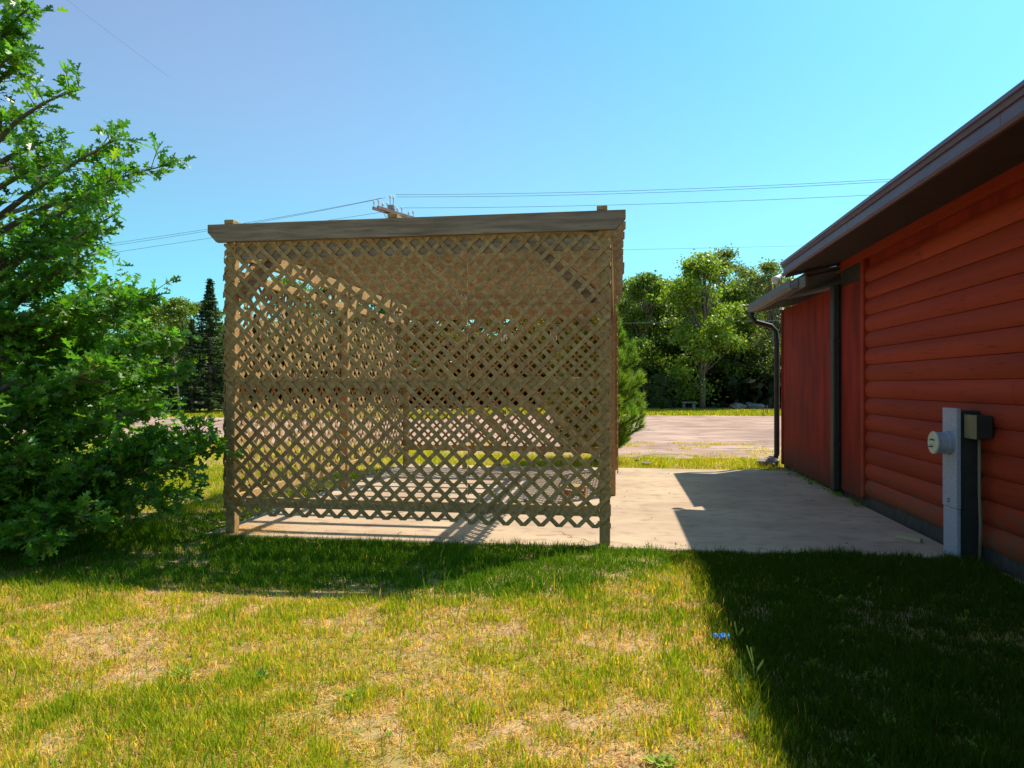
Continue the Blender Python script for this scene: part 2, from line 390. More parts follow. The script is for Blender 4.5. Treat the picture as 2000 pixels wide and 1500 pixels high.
# hanging wind chimes
def chime(x,y,ztop,zbody,label,n=5,long=0,shell=False):
    t=empty('wind_chime',(x,y,zbody),label,'wind chime','wind chimes hanging inside the pergola')
    MB().tube([(x,y,ztop),(x,y,zbody)],.0022,5).build('cord',M['twine'],t)
    MB().lathe((x,y,zbody-.012),[(.02,0),(.045,.002),(.045,.014),(.012,.018)],14).build('top_disc',M['wood'],t,smooth=False)
    for k in range(n):
        a=2*math.pi*k/n; L=random.uniform(.10,.17); px=x+.034*math.cos(a); py=y+.034*math.sin(a)
        MB().tube([(px,py,zbody-.02),(px,py,zbody-.02-L)],.007,8).build('chime_tube',M['white'] if (k%2 or shell) else M['twine'],t,smooth=True)
    zc=zbody-.16
    MB().tube([(x,y,zbody-.012),(x,y,zc-long-.06)],.002,5).build('clapper_cord',M['twine'],t)
    poly=[(x-.03,y,zc-long-.06),(x+.026,y+.01,zc-long-.05),(x+.03,y+.01,zc-long-.10),(x-.02,y,zc-long-.12)]
    MB().prism(poly,(0,.008,0)).build('sail',M['wood'],t)
chime(-1.74,7.9,2.68,2.42,'wind chime whose long thin cord hangs down almost to the slab',5,1.75)
chime(-1.36,8.35,2.68,2.06,'short wind chime with pale tubes and wooden sail, right of the long corded one',5,.0,True)
chime(-.80,8.8,2.68,2.05,'small white wind chime nearest the right corner brace of the pergola',4,.0,True)
# silver ball and step stool on the slab
def sphere(mb,c,r,nu=20,nv=12):
    prof=[(max(1e-4,r*math.sin(math.pi*i/nv)),-r*math.cos(math.pi*i/nv)) for i in range(nv+1)]
    return mb.lathe(c,prof,nu)
def pix_ground(px,py,h=CAM_H):
    u=(px-1000)/1380; d=1380*h/(py-752); return (u*d*math.cos(YAW)-d*math.sin(YAW), u*d*math.sin(YAW)+d*math.cos(YAW))
bx,by=pix_ground(1027,979)
b=sphere(MB(),(bx,by,.047),.047).build('silver_ball',M['chrome'],smooth=True,base=(bx,by,0)); tag(b,'shiny silver ball lying on the slab inside the pergola','ball')
sx,sy=pix_ground(1122,986)
st=empty('step_stool',(sx,sy,0),'small brown wooden step stool on the slab by the right post','stool',rz=0)
MB().box((sx-.16,sy-.11,.20),(sx+.16,sy-.005,.222)).build('top_board',M['wood'],st,bevel=.003)
MB().box((sx-.16,sy+.005,.20),(sx+.16,sy+.11,.222)).build('top_board',M['wood'],st,bevel=.003)
for s in (-1,1):
    MB().prism([(sx+s*.13,sy-.12,.001),(sx+s*.13,sy-.05,.001),(sx+s*.13,sy,.07),(sx+s*.13,sy+.05,.001),(sx+s*.13,sy+.12,.001),(sx+s*.13,sy+.09,.199),(sx+s*.13,sy-.09,.199)],(-s*.02,0,0)).build('side_leg',M['wood'],st)
MB().box((sx-.108,sy-.01,.10),(sx+.108,sy+.01,.16)).build('stretcher',M['wood'],st)

# ------------------------------------------------------------------ red building
WX=2.75
bd=empty('red_building',(4.5,5,0),'red building with rounded log siding and dark overhanging eave, right of the slab','building')
def bpart(name,mb,m,bevel=0,smooth=False,parent=None): return mb.build(name,m,parent or bd,smooth=smooth,bevel=bevel)
YA,YT,YE=-1.6,8.47,9.45          # near end, corner trim, far end of the main part
bpart('foundation',MB().box((WX+.03,YA,-.1),(8.6,12.56,.125)),M['foundation'])
# core walls (behind the boards)
bpart('wall_core',MB().box((WX+.035,YA+.02,.126),(8.5,YE,2.86)),M['red_panel'])
# log siding: every course a convex board; some courses have a butt joint
pitch=.1838; z0=.118
def board(zb,y0,y1,seed):
    n=7; prof=[]
    for i in range(n+1):
        t=i/n; bul=.038*math.sin(math.pi*(.10+.86*t))**.8
        prof.append((WX+.034-bul, zb+.003+(pitch-.006)*t))
    poly=[(x,y0,z) for x,z in prof]+[(WX+.0345,y0,zb+pitch-.003),(WX+.0345,y0,zb+.003)]
    return bpart('siding_board',MB().prism(poly,(0,y1-y0,0)),M['red'])
joints={10:6.16,3:7.25,13:7.0,6:5.45,1:5.7}
for i in range(15):
    zb=z0+i*pitch
    if zb+pitch>2.80: break
    if i in joints:
        board(zb,YA,joints[i]-.002,i); board(zb,joints[i]+.002,YT-.001,i)
    else: board(zb,YA,YT-.001,i)
for i in range(15):
    for yn in (5.2,5.81,6.42,7.03,7.64,8.25):
        zz=z0+i*pitch+.03+random.uniform(-.004,.004); yy=yn+random.uniform(-.02,.02)
        if zz<2.6: bpart('nail_head',MB().lathe((WX+.0175,yy,zz),[(.0045,0),(.0045,-.008)],6,'x'),M['black'])
ztop=z0+14*pitch
bpart('frieze_board',MB().box((WX-.022,YA,ztop+.09),(WX+.03,YE+.02,2.885)),M['red'],.003)
bpart('corner_trim',MB().box((WX-.020,YT,.10),(WX+.03,YT+.095,ztop+.088)),M['red'],.003)
bpart('wall_panel',MB().box((WX+.005,YT+.097,.06),(WX+.034,9.33,2.58)),M['red_panel'])
bpart('dark_header',MB().box((WX-.005,YT+.097,2.583),(WX+.034,9.33,ztop+.088)),M['trimdark'])
# slim dark downspout with grey strip beside it
bpart('corner_strip',MB().box((WX-.02,9.57,.02),(WX+.034,9.70,2.64)),M['grey_trim'],.004)
ds=bpart('downspout',MB().box((WX-.085,9.36,.03),(WX-.005,9.50,2.62)),M['trimdark'],.012)
for z in (.6,1.9): bpart('strap',MB().box((WX-.09,9.35,z),(WX-.0,9.51,z+.03)),M['trimdark'],.002,parent=ds)
bpart('wall_infill',MB().box((WX,9.335,.06),(WX+.034,9.568,2.64)),M['trimdark'])
# rear lower part
LY=12.57
bpart('rear_wall',MB().box((WX+.002,9.702,.02),(8.2,LY,2.62)),M['red_panel'])
bpart('rear_corner_trim',MB().box((WX-.012,LY-.09,.02),(WX+.001,LY+.012,2.62)),M['red_panel'])
EX2=2.31
slope=.20
def roofslab(name,x0,x1,y0,y1,zt0,s,th,m):
    z1=zt0+(x1-x0)*s
    poly=[(x0,y0,zt0-th),(x1,y0,z1-th),(x1,y0,z1),(x0,y0,zt0)]
    return bpart(name,MB().prism(poly,(0,y1-y0,0)),m)
roofslab('rear_roof',EX2,7.0,9.28,12.66,2.765,slope,.03,M['shingle'])
roofslab('rear_soffit',EX2+.03,7.0,9.30,12.63,2.732,slope,.02,M['soffit'])
bpart('rear_fascia',MB().box((EX2-.001,9.28,2.60),(EX2+.024,12.66,2.734)),M['gutter_brown'],.003)
poly=[(EX2+.026,12.632,2.60),(EX2+.026,12.632,2.733),(7.0,12.632,2.733+(7-EX2)*slope),(7.0,12.632,2.60+(7-EX2)*slope)]
bpart('rake_board',MB().prism(poly,(0,.025,0)),M['grey_trim'])
# gutter along the rear eave, open U, and the bent downspout
gx=EX2-.002
poly=[(gx,9.6,2.73),(gx,9.6,2.62),(gx-.03,9.6,2.60),(gx-.085,9.6,2.60),(gx-.11,9.6,2.64),(gx-.11,9.6,2.735),(gx-.10,9.6,2.735),(gx-.10,9.6,2.645),(gx-.08,9.6,2.612),(gx-.034,9.6,2.612),(gx-.012,9.6,2.63),(gx-.012,9.6,2.73)]
g=bpart('gutter',MB().prism(poly,(0,3.03,0)),M['gutter_brown'])
dp=[(gx-.055,12.58,2.61),(gx-.052,12.59,2.53),(gx+.02,12.62,2.44),(WX-.16,12.66,2.37),(WX-.08,12.66,2.28),(WX-.065,12.66,2.10),(WX-.065,12.66,.18),(WX-.09,12.68,.08),(WX-.2,12.74,.035)]
bpart('rear_downspout',MB().tube(dp,.045,10),M['trimdark'],smooth=True)
# main roof
EX,EZ=2.08,2.92; S=.22
def roof_z(x): return EZ+(x-EX)*S
RX=5.65
poly=[(EX,0,EZ-.03),(RX,0,roof_z(RX)-.03),(8.95,0,roof_z(RX)-.03-(8.95-RX)*S),(8.95,0,roof_z(RX)-(8.95-RX)*S),(RX,0,roof_z(RX)),(EX,0,EZ)]
bpart('roof',MB().prism([(x,YA-.6,z) for x,_,z in poly],(0,YE+.0-YA+.6,0)),M['shingle'])
poly=[(EX+.03,0,EZ-.125),(WX+.03,0,2.90),(WX+.03,0,2.92),(EX+.03,0,EZ-.1)]
# soffit boards (run out from the wall)
y=YA-.55; 
while y<YE-.03:
    y1=min(y+.30,YE-.028)
    pts=[(EX+.028,y+.002,EZ-.150),(WX+.02,y+.002,2.888),(WX+.02,y+.002,2.90),(EX+.028,y+.002,EZ-.138)]
    bpart('soffit_board',MB().prism(pts,(0,y1-y-.004,0)),M['soffit']); y=y1
for ya,yb in ((YA-.6,1.2),(1.203,4.25),(4.253,6.9),(6.903,YE)):
    bpart('fascia',MB().box((EX+.002,ya,EZ-.165),(EX+.026,yb,EZ-.032)),M['fascia'],.003)
# rounded drip edge / gutter lip: two long ridges along the fascia
bpart('drip_edge',MB().prism([(EX-.03,YA-.6,EZ+.004),(EX-.035,YA-.6,EZ-.028),(EX-.020,YA-.6,EZ-.034),(EX-.012,YA-.6,EZ-.060),(EX+.001,YA-.6,EZ-.060),(EX+.001,YA-.6,EZ-.031),(EX-.001,YA-.6,EZ+.003)],(0,YE-YA+.6,0)),M['fascia'],.002)
bpart('gutter_lip',MB().prism([(EX-.028,YA-.6,EZ-.150),(EX-.012,YA-.6,EZ-.172),(EX+.001,YA-.6,EZ-.172),(EX+.001,YA-.6,EZ-.140),(EX-.020,YA-.6,EZ-.136)],(0,YE-YA+.58,0)),M['fascia'],.002)
# closed gable end of the eave
pts=[(EX+.028,YE-.026,EZ-.165),(EX+.028,YE-.026,EZ-.031),(8.9,YE-.026,EZ-.031+.1),(RX,YE-.026,roof_z(RX)-.032),(EX+.028,YE-.026,EZ-.032)]
bpart('rake_fascia',MB().prism([(EX+.028,YE-.026,EZ-.19),(RX,YE-.026,roof_z(RX)-.19),(RX,YE-.026,roof_z(RX)-.032),(EX+.028,YE-.026,EZ-.032)],(0,.024,0)),M['fascia'])
bpart('gable_wall',MB().prism([(WX+.04,YE-.06,2.862),(8.5,YE-.06,2.862),(8.5,YE-.06,2.95),(RX,YE-.06,roof_z(RX)-.05),(WX+.04,YE-.06,roof_z(WX)-.06)],(0,.03,0)),M['red_panel'])
bpart('near_gable_wall',MB().prism([(WX+.04,YA+.03,2.862),(8.5,YA+.03,2.862),(8.5,YA+.03,2.95),(RX,YA+.03,roof_z(RX)-.05),(WX+.04,YA+.03,roof_z(WX)-.06)],(0,.03,0)),M['red_panel'])

# floodlight under the far eave corner
fx,fy,fz=EX-.02,YE+.03,EZ-.16
fl=empty('floodlight',(fx,fy,fz),'small white floodlight at the far corner of the dark eave','floodlight')
MB().tube([(fx+.05,fy-.02,fz+.03),(fx,fy+.02,fz)],.014,8).build('arm',M['grey_trim'],fl,smooth=True)
MB().tube([(fx+.01,fy+.02,fz+.01),(fx-.02,fy,fz-.015),(fx-.05,fy-.02,fz-.045),(fx-.075,fy-.035,fz-.07)],[.022,.034,.05,.062],14).build('lamp_head',M['white'],fl,smooth=True)
MB().tube([(fx-.0752,fy-.0352,fz-.0702),(fx-.082,fy-.039,fz-.076)],[.055,.045],14).build('lens',M['glass_dome'],fl,smooth=True)

# electricity meter on its channel
mt=empty('electric_meter',(WX-.09,6.0,0),'grey electric meter on a tall galvanised channel against the red siding','electric meter')
MX0,MX1=2.575,2.605
MB().box((MX0,5.89,.0),(MX1,6.12,.40)).build('lower_channel',M['galv'],mt,bevel=.004)
MB().box((MX0-.004,5.886,.403),(MX1,6.124,1.18)).build('upper_channel',M['galv'],mt,bevel=.004)
MB().box((MX1+.001,5.90,.05),(WX-.006,6.11,1.16)).build('shaded_side',M['trimdark'],mt)  # added block; shade on the near side put into its black colour
sk=MB().lathe((MX0-.005,6.005,.905),[(.092,0),(.092,-.03),(.084,-.032),(.084,-.095),(.080,-.10)],28,'x').build('meter_socket',M['galv'],mt,smooth=False)
MB().lathe((MX0-.106,6.005,.905),[(.086,0),(.090,-.004),(.090,-.016),(.084,-.022)],28,'x').build('glass_cover',M['glass_dome'],mt,smooth=False)
fcx=MX0-.1285
for k,(dy,dz) in enumerate(((-.03,.022),(-.01,.026),(.012,.026),(.032,.022))):
    MB().lathe((fcx,6.005+dy,.905+dz),[(.008,0),(.008,-.002),(.003,-.0022)],10,'x').build('dial',M['black'],mt)
MB().box((fcx-.002,5.975,.885),(fcx,6.035,.892)).build('name_plate',M['grey_trim'],mt)
MB().box((fcx-.022,5.998,.872),(fcx+.02,6.022,.880)).build('seal',M['black'],mt)
for z in (.44,.46): MB().box((MX0-.008,6.0,z),(MX0-.0045,6.03,z+.008)).build('screw_slot',M['black'],mt)
# disconnect box with its conduit
db=empty('junction_box',(WX-.06,5.79,0),'olive brown junction box on the siding right of the electric meter','junction box')
MB().box((2.632,5.70,.960),(WX-.008,5.875,1.130)).build('box_body',M['trimdark'],db,bevel=.006)  # dark body colour stands in for shade on the box's near side
MB().box((2.622,5.695,.955),(2.631,5.880,1.135)).build('cover',M['brownbox'],db,bevel=.003)
MB().tube([(2.69,5.79,.954),(2.69,5.79,.55),(2.695,5.785,.30),(2.69,5.79,.0)],.012,8).build('conduit',M['brownbox'],db,smooth=True)
# short offcut of wood beside the wall
wx,wy=pix_ground(1775,1056)
o=MB().prism([(-.11,-.018,.0),(.11,-.018,.0),(.11,-.018,.034),(-.11,-.018,.034)],(0,.04,0)).build('wood_offcut',M['twine'],bevel=.002)
o.location=(wx,wy,.003); o.rotation_euler=(0,0,R(-52)); tag(o,'short pale offcut of timber lying on the slab near the wall','offcut')
# blue wrapper
wx,wy=pix_ground(1410,1252,1.37)
zz=float(gz(wx,wy))+.03
mb=MB(); N=7
vv=[(-.045+.09*i/N, .018*math.sin(i*1.9)*(1 if j else .6)+(j-.5)*.034, .008*math.sin(i*2.3+j*1.7)+.006*j) for i in range(N+1) for j in range(2)]
mb.add(vv,[(2*i,2*i+2,2*i+3,2*i+1) for i in range(N)])
o=mb.build('wrapper',M['blue']); o.location=(wx,wy,zz+.01); o.rotation_euler=(R(14),0,R(10)); tag(o,'crumpled bright blue wrapper on the grass at the shadow edge','wrapper')
sm=o.modifiers.new('solid','SOLIDIFY'); sm.thickness=.002

# rocks
def rock(x,y,r,label,sq=.6,z=0,group=None,seed=0):
    rs=random.Random(seed); mb=MB(); nu,nv=11,7; v=[]; f=[]
    for i in range(nv+1):
        for j in range(nu):
            a=math.pi*i/nv; t=2*math.pi*j/nu; k=r*(1+rs.uniform(-.17,.17))
            v.append((k*math.sin(a)*math.cos(t)*1.25,k*math.sin(a)*math.sin(t),k*math.cos(a)*sq))
    for i in range(nv):
        for j in range(nu): f.append((i*nu+j,(i+1)*nu+j,(i+1)*nu+(j+1)%nu,i*nu+(j+1)%nu))
    mb.add(v,f); o=mb.build('rock',M['rock']); o.location=(x,y,z+r*sq*.45); o.rotation_euler=(0,0,rs.uniform(0,6)); tag(o,label,'rock',group); return o
p=pix_ground(1502,907); rock(p[0],p[1],.15,'largest grey rock in the grass beside the bent downspout',.62,seed=2)
p=pix_ground(1484,906); rock(p[0],p[1],.07,'small dark rock just left of the largest rock by the downspout',.6,seed=3)
p=pix_ground(1262,906); rock(p[0],p[1],.085,'flat pale rock in the grass right of the young pine',.3,seed=4)
p=pix_ground(1243,899); rock(p[0],p[1],.05,'tiny pale stone behind the flat rock by the pine',.4,seed=5)
for k,(px,py,r) in enumerate(((1440,797,.38),(1449,797,.30),(1459,796,.42),(1470,797,.36),(1481,797,.33))):
    p=pix_ground(px,py); rock(p[0],p[1],r,['leftmost boulder of the low row under the far trees','small boulder second from the left in the far row','largest boulder, in the middle of the far row','fourth boulder from the left in the far row','rightmost boulder of the far row, nearest the bent downspout'][k],.55,seed=10+k,group='boulders in a row under the far trees')
# low stone bench under the far trees
p=pix_ground(1345,798); bx,by=p
be=empty('stone_bench',(bx,by,0),'low pale stone bench under the far trees','bench')
MB().box((bx-.42,by-.2,.30),(bx+.42,by+.2,.40)).build('seat',M['rock'],be,bevel=.02)
for s in (-1,1): MB().box((bx+s*.28-.08,by-.15,-.03),(bx+s*.28+.08,by+.15,.299)).build('leg',M['rock'],be,bevel=.01)
for k,(px,py,lab) in enumerate(((1490,812,'thin dark stake at the far lot edge, left of two'),(1498,811,'thin dark stake at the far lot edge, right of two'))):
    p=pix_ground(px,py); o=MB().tube([(p[0],p[1],-.05),(p[0]+.02,p[1],.25),(p[0],p[1],.47)],[.02,.018,.015],6).build('marker_stake',M['polewood'],base=None); tag(o,lab,'stake')

# ------------------------------------------------------------------ utility pole and wires
def cam2w(px,d,py):
    u=(px-1000)/1380; return Vector((u*d*math.cos(YAW)-d*math.sin(YAW), u*d*math.sin(YAW)+d*math.cos(YAW), CAM_H+(752-py)/1380*d))
pb=cam2w(765,30,400); PX_,PY_=pb.x,pb.y
up=empty('utility_pole',(PX_,PY_,0),'wooden utility pole with two slanting crossarms behind the pergola','utility pole')
MB().tube([(PX_,PY_,-.1),(PX_,PY_,9.0)],[.16,.085],14).build('pole_shaft',M['polewood'],up,smooth=True)
topz=9.02
rgt=Vector((math.cos(YAW),math.sin(YAW),0)); fwd=Vector((-math.sin(YAW),math.cos(YAW),0))
adir=(rgt*1.25+fwd*2.0).normalized(); an=Vector((-adir.y,adir.x,0))
ins=[]
for k,off in enumerate((-.13,.13)):
    c=Vector((PX_,PY_,8.62))+an*off
    a=c-adir*1.0; b_=c+adir*1.35; h=Vector((0,0,.12)); t=an*.045
    MB().prism([a-t,b_-t,b_+t,a+t],h).build('crossarm',M['polewood'],up)
    for s in (-.95,-.42,.5,1.25):
        p=c+adir*s+Vector((0,0,.12))
        MB().tube([p,p+Vector((0,0,.16))],.014,6).build('insulator_pin',M['grey_trim'],up)
        MB().lathe(p+Vector((0,0,.15)),[(.035,0),(.05,.03),(.035,.06),(.045,.09),(.02,.13)],10).build('insulator',M['porcelain'],up,smooth=True)
        ins.append(p+Vector((0,0,.26)))
for k,s in enumerate((-1,1)):
    p=Vector((PX_,PY_,9.0))+adir*.10*s
    MB().tube([p-Vector((0,0,.1)),p+Vector((0,0,.30))],.014,6).build('insulator_pin',M['grey_trim'],up)
    MB().lathe(p+Vector((0,0,.28)),[(.035,0),(.05,.03),(.035,.06),(.045,.09),(.02,.13)],10).build('insulator',M['porcelain'],up,smooth=True)
MB().box((PX_-.13,PY_-.14,8.80),(PX_+.13,PY_+.12,8.99)).build('pole_band',M['grey_trim'],up,bevel=.02)
for s in (-1,1):
    a=Vector((PX_,PY_,8.1)); b_=Vector((PX_,PY_,8.60))+adir*.55*s
    MB().tube([a,b_],.014,6).build('brace',M['grey_trim'],up)
MB().tube([Vector((PX_,PY_,8.0))+rgt*.2,Vector((PX_,PY_,8.5))+rgt*.22],[.11,.11],10).build('transformer_can',M['porcelain'],up,smooth=True)
def wire(pa,pm,pe,label,r=.008,group='overhead power lines'):
    """span through three known points (quadratic sag)"""
    pts=[]
    for i in range(41):
        t=i/40; pts.append(pa*(1-t)*(1-2*t)+pm*4*t*(1-t)+pe*t*(2*t-1))
    o=MB().tube(pts,r,5).build('power_line',M['wire']); tag(o,label,'power line',group)
left=((740,388),(460,438),(-60,507)); 
wire(cam2w(744,29,387),cam2w(330,33,459),cam2w(-120,40,520),'upper power line running from pole to the left edge')
wire(cam2w(752,29.5,386),cam2w(330,33.6,463),cam2w(-120,40,526),'second power line just under the uppermost one, left of the pole')
wire(cam2w(762,30,412),cam2w(330,33,477),cam2w(-120,40,545),'lowest power line leaving the pole to the left')
wire(cam2w(773,30.2,380),cam2w(1280,27,371),cam2w(1900,24,340),'uppermost power line from pole to above the dark eave')
wire(cam2w(775,30.6,384.5),cam2w(1280,27,376),cam2w(1900,24,344),'second power line from top, right of the pole')
wire(cam2w(780,30.6,406),cam2w(1280,27,398),cam2w(1900,24,370),'lowest power line leaving the pole to the right')
wire(cam2w(1000,40,492),cam2w(1400,40,484),cam2w(2000,40,470),'faint line crossing the sky just above the far treetops')
wire(cam2w(150,40,666),cam2w(1000,40,636),cam2w(2000,40,622),'low cable strung in front of the far trees',.014)
wire(cam2w(60,14,-60),cam2w(170,15,30),cam2w(330,17,150),'faint service wire high in the upper left sky',.003)

# ------------------------------------------------------------------ vegetation
def quads(C, N, U, sz, asp=1.):
    """leaf quads: centre C, normal N, up U, sizes"""
    T=np.cross(N,U); T/=np.linalg.norm(T,axis=1,keepdims=True)+1e-9; B=np.cross(N,T)
    s=sz[:,None]; a=T*s*.5; b=B*s*.5*asp
    V=np.stack([C-b,C+a*.9-b*.1,C+b,C-a*.9+b*.05],1).reshape(-1,3)
    F=np.arange(len(C)*4).reshape(-1,4)
    return V,F
def rnd_unit(n,r):
    v=r.normal(size=(n,3)); return v/np.linalg.norm(v,axis=1,keepdims=True)
def colvar(n,base,r,var=.3,yel=.3):
    b=np.array(base)[None,:]*(1+r.normal(size=(n,1))*var*.6).clip(.4,1.9)
    b[:,0]*=(1+r.random(n)*yel); return b.clip(.005,.8)

def deciduous_meshes(seed,H,W,base,nq,lo=.18,airy=.0,trunkmat='bark',size=(.08,.17)):
    r=np.random.default_rng(seed); rr=random.Random(seed)
    mb=MB(); pts=[]; x=y=0
    for i in range(9):
        t=i/8; pts.append((x,y,H*.9*t-.1)); x+=rr.uniform(-.12,.12); y+=rr.uniform(-.12,.12)
    mb.tube(pts,[.16*H/9*(1-.85*i/8)+.012 for i in range(9)],8)
    blobs=[]
    nb=44
    for i in range(nb):
        t=rr.uniform(lo,1.0); z=H*t
        env=W*(math.sin(math.pi*min(1,max(.06,(t-lo+.10)/(1.12-lo))))**.7)
        a=rr.uniform(0,6.283); q=env*rr.uniform(.35,.95)
        c=(q*math.cos(a),q*math.sin(a),z-(.05*H if t>.9 else 0)); rad=rr.uniform(.28,.68)*H/9*(1.15-.5*t)*1.3
        blobs.append((c,rad))
        i0=int(min(8,max(1,t*8-1.2))); p0=Vector(pts[i0]); p1=Vector(c)
        mid=(p0+p1)/2+Vector((0,0,-.1)); mb.tube([p0,mid,p1],[.05*H/9,.03*H/9,.008],5,cap=False)
    blobs.append(((x*.8,y*.8,H*.93),.5*H/9))
    C=[];Nn=[]
    tot=sum(b[1]**2 for b in blobs)
    for c,rad in blobs:
        n=int(nq*2.4*rad**2/tot); d=rnd_unit(n,r); q=rad*(r.random((n,1))**.45)*(1+.42*r.normal(size=(n,1)).clip(-1,2))
        e=np.array([1.25,1.25,.75]); C.append(np.array(c)+d*q*e); Nn.append(d*.6+rnd_unit(n,r)*.9)
    C=np.concatenate(C); Nn=np.concatenate(Nn); Nn/=np.linalg.norm(Nn,axis=1,keepdims=True)
    keep=C[:,2]>.2; C=C[keep]; Nn=Nn[keep]
    n=len(C); V,F=quads(C,Nn,rnd_unit(n,r),r.uniform(size[0],size[1],n),1.5)
    cl=colvar(n,base,r,.35,.4); 
    return mb,V,F,np.repeat(cl,4,0)
TREEV={}
def tree_variant(key,**k):
    mb,V,F,c=deciduous_meshes(**{kk:v for kk,v in k.items()})
    t=mb.build('trunk',M[k.get('trunkmat','bark')],smooth=True); cr=np_mesh('crown',V,F,c,M['crown'])
    TREEV[key]=[t,cr,False]
def place_tree(key,x,y,rz,s,label,group='deciduous trees beyond the lot',cat='tree',name='deciduous_tree',sz=None):
    e=empty(name,(x,y,-.03),label,cat,group,rz); e.scale=(s,s,sz or s)
    v=TREEV[key]
    for o in v[:2]:
        if v[2]:
            c=o.copy(); COL.objects.link(c)
        else: c=o
        c.parent=e
    v[2]=True
    return e
tree_variant('a',seed=1,H=9.3,W=2.6,base=(.12,.22,.025),nq=7500)
tree_variant('b',seed=2,H=9.0,W=2.9,base=(.10,.18,.03),nq=7500,lo=.08)
tree_variant('c',seed=3,H=9.6,W=2.2,base=(.16,.28,.03),nq=8000,lo=.10)
tree_variant('d',seed=4,H=9.4,W=2.3,base=(.13,.20,.06),nq=4200,lo=.24,size=(.07,.14))
tree_variant('e',seed=5,H=4.2,W=2.6,base=(.05,.10,.02),nq=4500,lo=.05)
def px_tree(px,d,key,s,label,**k):
    p=cam2w(px,d,752); return place_tree(key,p.x,p.y,random.uniform(0,6.28),s,label,**k)
px_tree(1372,41,'c',.98,'light green tree with a straight dark trunk standing ahead of the far woods')
px_tree(1412,47,'d',1.14,'tallest thin tree whose dark top rises above the far woods')
px_tree(1262,44,'a',.93,'broad dense green tree just right of the pergola, beyond the lot')
px_tree(1222,47,'b',.96,'dark green tree half hidden behind the pergola right edge')
px_tree(1312,45,'b',.92,'dark leafy tree between the broad tree and the light green tree')
px_tree(1462,46,'d',.98,'airy tree with sky showing through its crown, left of the lean-to roof')
px_tree(1502,43,'d',.97,'sparse feathery tree just left of the bent downspout')
px_tree(1438,44,'a',.86,'mid green full tree behind the row of boulders')
px_tree(1345,49,'a',1.0,'deeper green tree filling the gap behind the light green tree')
px_tree(1545,47,'a',.9,'green tree partly hidden behind the lean-to wall')
px_tree(1600,45,'b',.95,'tree hidden mostly behind the red building')
px_tree(1290,40,'e',.50,'low bushy tree at the lot edge right of the pine',name='bush',cat='bush',group='bushes at the wood edge')
WL=['woodland tree glimpsed through the far left part of the lattice','woodland tree glimpsed left of the middle pergola post','woodland tree glimpsed right behind the middle pergola post','woodland tree glimpsed just left of the rear left corner post','woodland tree glimpsed just right of the rear left corner post','woodland tree glimpsed behind the longest wind chime','woodland tree glimpsed above the silver ball, through both lattices','woodland tree glimpsed above the step stool, through both lattices','woodland tree glimpsed behind the young pine through the lattice']
for k,px in enumerate((560,640,715,790,865,940,1015,1090,1160)):
    px_tree(px,46+(k%3)*2,'ab'[k%2],.93+.04*(k%3),WL[k],group='trees glimpsed through the lattice')
for k,px in enumerate((320,250,170,90,10,-70)):
    px_tree(px,44+(k%2)*3,'ba'[k%2],.66,['woodland tree showing in the gap under the right side of the near oak','second woodland tree from the right behind the near oak','woodland tree behind the lower middle of the near oak','woodland tree behind the dark heart of the near oak','woodland tree behind the oak at the left edge','woodland tree behind the oak just off the left edge'][k],group='trees glimpsed behind the near oak')
px_tree(345,40,'a',.70,'small green roundish tree between the near oak and the spruce')

# dark undergrowth under the far trees
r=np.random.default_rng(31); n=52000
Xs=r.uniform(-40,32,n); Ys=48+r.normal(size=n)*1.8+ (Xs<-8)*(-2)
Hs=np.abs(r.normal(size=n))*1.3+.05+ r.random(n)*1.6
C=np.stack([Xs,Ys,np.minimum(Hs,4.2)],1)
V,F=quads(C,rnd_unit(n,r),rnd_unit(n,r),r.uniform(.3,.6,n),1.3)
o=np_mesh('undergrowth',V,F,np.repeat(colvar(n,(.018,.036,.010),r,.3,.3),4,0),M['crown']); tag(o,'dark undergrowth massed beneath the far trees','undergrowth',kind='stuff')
# a deeper belt of wood behind
n=60000
Xs=r.uniform(-75,60,n); Ys=57+r.normal(size=n)*2.5; top=6.0+2.2*vnoise(Xs,Ys*0,3.1,9)+1.2*vnoise(Xs,Ys*0,1.1,10)
top=np.where(Xs<-7,top*.70,top)
Zs=top*r.random(n)**.55
V,F=quads(np.stack([Xs,Ys,Zs],1),rnd_unit(n,r),rnd_unit(n,r),r.uniform(.4,.8,n),1.3)
o=np_mesh('far_woods',V,F,np.repeat(colvar(n,(.06,.115,.025),r,.3,.3),4,0),M['crown']); tag(o,'continuous belt of woods behind the nearer trees','woods',kind='stuff')

